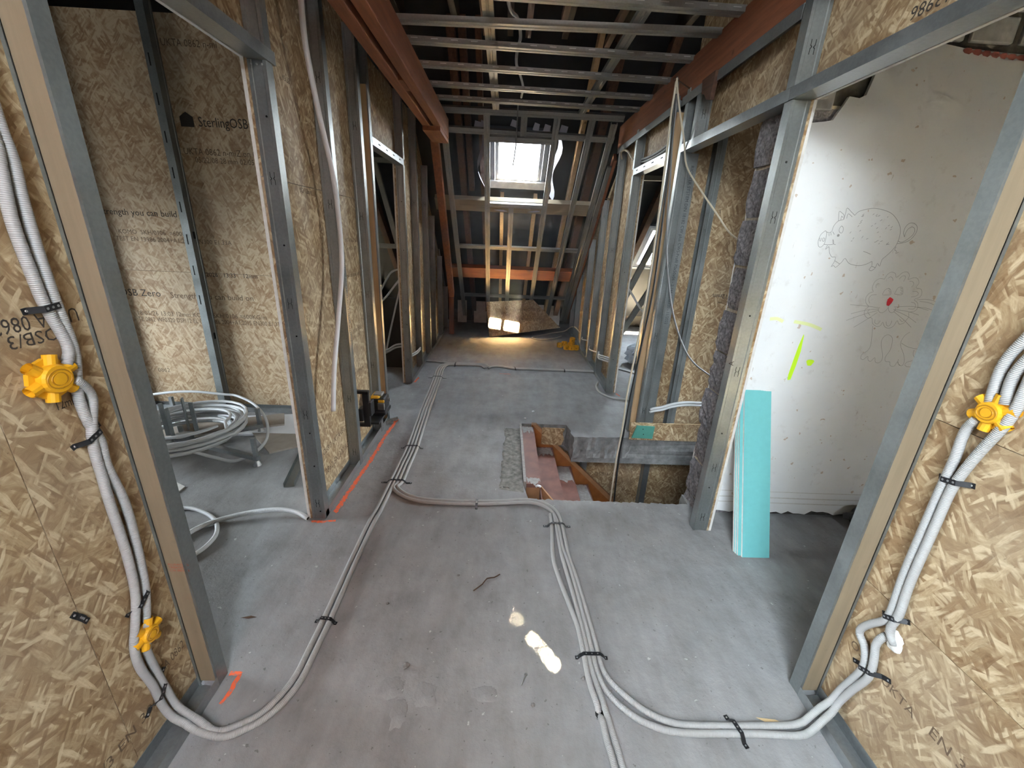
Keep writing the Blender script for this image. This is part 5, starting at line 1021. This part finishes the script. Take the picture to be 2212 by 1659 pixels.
for k in range(2): tag(pipe('stud_conduit', [(-.98, 4.30, .23+.02*k), (-.94, 4.45, .235+.02*k), (-.96, 4.77, .205+.02*k)], .009, 'tube_white', None, 8), ('lower', 'upper')[k]+' pale conduit bent out of the left far wall', 'conduit')
tag(pipe('far_cable', [(1.13, 5.968, .20), (1.11, 6.28, .215), (1.09, 6.58, .15), (1.02, 6.75, .05), (.811, 6.74, .009), (.60, 6.52, .009), (.47, 6.40, .009), (.50, 6.28, .009), (.66, 6.27, .009), (.84, 6.40, .009), (.95, 6.55, .009)], .009, 'cable_beige', None, 8), 'pale cable looped on the floor before the chipboard offcut', 'cable')
tag(pipe('ceiling_cable', [(-.06, 2.3, 2.70), (-.028, 2.714, 2.64), (.021, 2.904, 2.66), (.044, 3.072, 2.64), (.031, 3.304, 2.66), (.029, 3.495, 2.64), (.06, 3.755, 2.66), (.094, 4.007, 2.65), (.09, 4.309, 2.66)], .010, 'tube_white', None, 8), 'pale cable snaking above the ceiling grid', 'cable')
tag(pipe('dangling_cable', [(.062, 4.24, 2.60), (.064, 4.33, 2.54), (.062, 4.35, 2.45), (.061, 4.35, 2.38), (.057, 4.35, 2.267), (.040, 4.35, 2.121)], .006, 'cable_grey', None, 8), 'dark cable end dangling in front of the roof window', 'cable')

# ---------------------------------------------------------------- bits in the far side rooms
def bar(name, p, q, w, h, mat, lab, cat='channel', group=None):
    b = MB(); tbox(b, Vector(p), Vector(q), w, h); return tag(b.build(name, mat, None), lab, cat, group)
bar('brace_channel', (-2.2, 5.0, 2.21), (-1.05, 5.0, 2.20), .05, .05, 'galvanised', 'upper horizontal channel in the dark left far room')
bar('brace_channel', (-1.45, 5.03, 2.2), (-1.1, 5.06, .75), .05, .05, 'galvanised', 'slanting channel brace in the dark left far room')
bar('brace_channel', (-2.2, 5.0, 1.34), (-1.05, 5.0, 1.33), .05, .05, 'galvanised', 'lower horizontal channel in the dark left far room')
bar('brace_channel', (1.45, 5.2, 2.18), (2.6, 5.2, 2.20), .05, .06, 'galvanised', 'top horizontal channel in the right far room')
bar('brace_channel', (1.50, 5.16, .85), (2.05, 5.16, 2.25), .06, .06, 'galvanised', 'steep slanting channel in the right far room')
bar('brace_channel', (1.45, 5.24, 1.50), (2.4, 5.24, 1.50), .05, .05, 'galvanised', 'middle horizontal channel in the right far room')
bar('brace_channel', (1.45, 5.24, 1.06), (2.4, 5.24, 1.06), .05, .05, 'galvanised_plain', 'lowest horizontal channel in the right far room')
bar('brace_channel', (1.42, 5.3, .12), (2.0, 5.3, 1.25), .06, .06, 'galvanised', 'low slanting channel in the right far room')
bar('ledger_timber', (1.3, 5.6, .90), (2.8, 5.6, .90), .1, .12, 'brown_timber_x', 'brown ledger timber in the right far room', 'timber')
bar('ledger_timber', (-2.6, 5.4, .90), (-1.1, 5.4, .90), .1, .14, 'brown_timber_x', 'brown ledger timber in the left far room', 'timber')
for i, pts in enumerate(([(-1.40, 4.6, .78), (-1.27, 4.6, 1.009), (-1.195, 4.6, 1.094), (-1.04, 4.6, 1.13)], [(-1.36, 4.5, .74), (-1.258, 4.5, .835), (-1.15, 4.5, .97), (-1.04, 4.5, 1.10)], [(-1.30, 4.5, .2), (-1.273, 4.5, .326), (-1.16, 4.5, .75), (-1.07, 4.5, 1.06)], [(-1.33, 4.4, .25), (-1.249, 4.4, .274), (-1.16, 4.4, .33), (-1.04, 4.4, .35)], [(-1.33, 4.4, .22), (-1.251, 4.4, .248), (-1.16, 4.4, .30), (-1.04, 4.4, .325)])):
    tag(pipe('room_conduit', pts, .010, 'tube_white', None, 8), ('topmost arching', 'second', 'long steep', 'upper short', 'lower short')[i]+' pale conduit inside the dark left far doorway', 'conduit')
tag(pipe('room_conduit', [(1.22, 4.6, 1.12), (1.343, 4.6, 1.027), (1.563, 4.6, .756), (1.7, 4.6, .7)], .011, 'tube_white', None, 8), 'pale conduit slanting inside the right far doorway', 'conduit')
tag(pipe('room_conduit', [(1.40, 4.9, .011), (1.55, 4.75, .011), (1.70, 4.5, .011), (1.62, 4.2, .011), (1.45, 4.05, .011)], .010, 'tube_white', None, 8), 'pale conduit curling on the right far room floor', 'conduit')
o = lumpy('plastic_sack', (1.80, 5.15, .13), (.20, .17, .13), 'bag_clear', None, 3, .35, 7, 2.4); tag(o, 'crumpled translucent sack on the right far room floor', 'sack')
o = lumpy('plastic_sack', (-1.45, 4.84, .55), (.10, .10, .22), 'bag_clear', None, 3, .35, 3, 2.4); o.location.z = .33; tag(o, 'pale plastic wrapping inside the left far doorway', 'sack')
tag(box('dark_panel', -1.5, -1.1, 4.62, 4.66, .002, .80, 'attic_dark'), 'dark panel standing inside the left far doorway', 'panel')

# ---------------------------------------------------------------- small litter
o = lumpy('plastic_bag', (2.12, 1.94, .06), (.10, .07, .062), 'plastic_bag', None, 3, .45, 2, 2.2); tag(o, 'crumpled black plastic at the foot of the white wall', 'bag')
pipe('drawstring', [(2.03, 1.90, .02), (2.07, 1.88, .06), (2.12, 1.875, .11), (2.16, 1.88, .12)], .004, 'white_board', o, 6)
tag(pipe('wire_offcut', [(-.09, 1.426, .005), (-.053, 1.464, .004), (-.033, 1.497, .005), (.0, 1.505, .004), (.026, 1.523, .006)], .0028, 'rust', None, 6), 'bent brown wire offcut on the middle of the floor', 'wire')
o = MB(); o.tube([(.127, 1.054, .005), (.112, 1.022, .004), (.109, 1.016, .004)], [.003, .0025, .0005], 8); o = o.build('loose_screw', 'steel_bright', None); MB().tube([(.127, 1.054, .005), (.128, 1.057, .005)], [.006, .005], 10).build('head', 'steel_bright', o); tag(o, 'loose screw on the floor left of the central conduits', 'screw')
b = MB(); b.add([V(.90, .925, .002), V(.96, .915, .008), (V(1.0, .90, .003)), V(.985, .893, .002), V(.93, .905, .006)], [(0, 1, 2, 3, 4)]); tag(b.build('wood_chip', 'wood_chip', None), 'pale splinter of wood above the near right conduits', 'chip')
b = MB(); b.add([V(-1.02, 1.268, .002), V(-.98, 1.275, .006), V(-.955, 1.272, .002), V(-.985, 1.263, .003)], [(0, 1, 2, 3)]); tag(b.build('wood_chip', 'rust', None), 'brown bark sliver on the floor inside the left doorway', 'chip')
for (x, y, s, lab) in ((-.311, 1.081, .016, 'dark angular stone chip on the near left floor'), (.147, .952, .009, 'small dark stone chip left of the floor hole'), (.335, 1.045, .010, 'grey pebble beside the central conduits'), (-.167, 1.513, .008, 'small stone chip near the bent wire'), (-.45, 1.35, .008, 'tiny stone chip beside the left floor pair'), (.22, 3.3, .012, 'white crumb beyond the head of the staircase'), (.30, 3.45, .014, 'white flake farther beyond the staircase head')):
    o = lumpy('stone_chip', (x, y, s*.5), (s, s*.8, s*.55), 'stone' if 'white' not in lab else 'white_board', None, 1, .5, x*9); tag(o, lab, 'stone')
for i, (x, y, a) in enumerate(((-.905, 3.16, .4), (-.93, 3.10, -.5))):
    b = MB(); tbox(b, V(x-.05, y-.03, .008), V(x+.05, y+.02, .02), .012, .03); tag(b.build('concrete_spall', 'rough_concrete', None), ('larger', 'smaller')[i]+' broken concrete piece at the foot of the left timber jamb', 'rubble')

# ---------------------------------------------------------------- dust hanging in the far half of the corridor
hm = bpy.data.materials.new('dust_haze'); hm.use_nodes = True; ht = hm.node_tree; ht.nodes.clear()
ho = ht.nodes.new('ShaderNodeOutputMaterial'); hv_ = ht.nodes.new('ShaderNodeVolumeScatter'); hv_.inputs['Density'].default_value = HAZE; hv_.inputs['Anisotropy'].default_value = 0.35; hv_.inputs['Color'].default_value = (0.95, 0.95, 0.95, 1)
ht.links.new(hv_.outputs[0], ho.inputs['Volume']); MATS['dust_haze'] = hm
hz = MB().prism([(3.2, 2.53), (4.35, 2.50), (6.85, .05), (3.2, .05)], 'x', -.58, 1.04).build('dust_haze', 'dust_haze'); tag(hz, 'faint dusty haze lit by the far roof window', 'haze', kind='stuff')
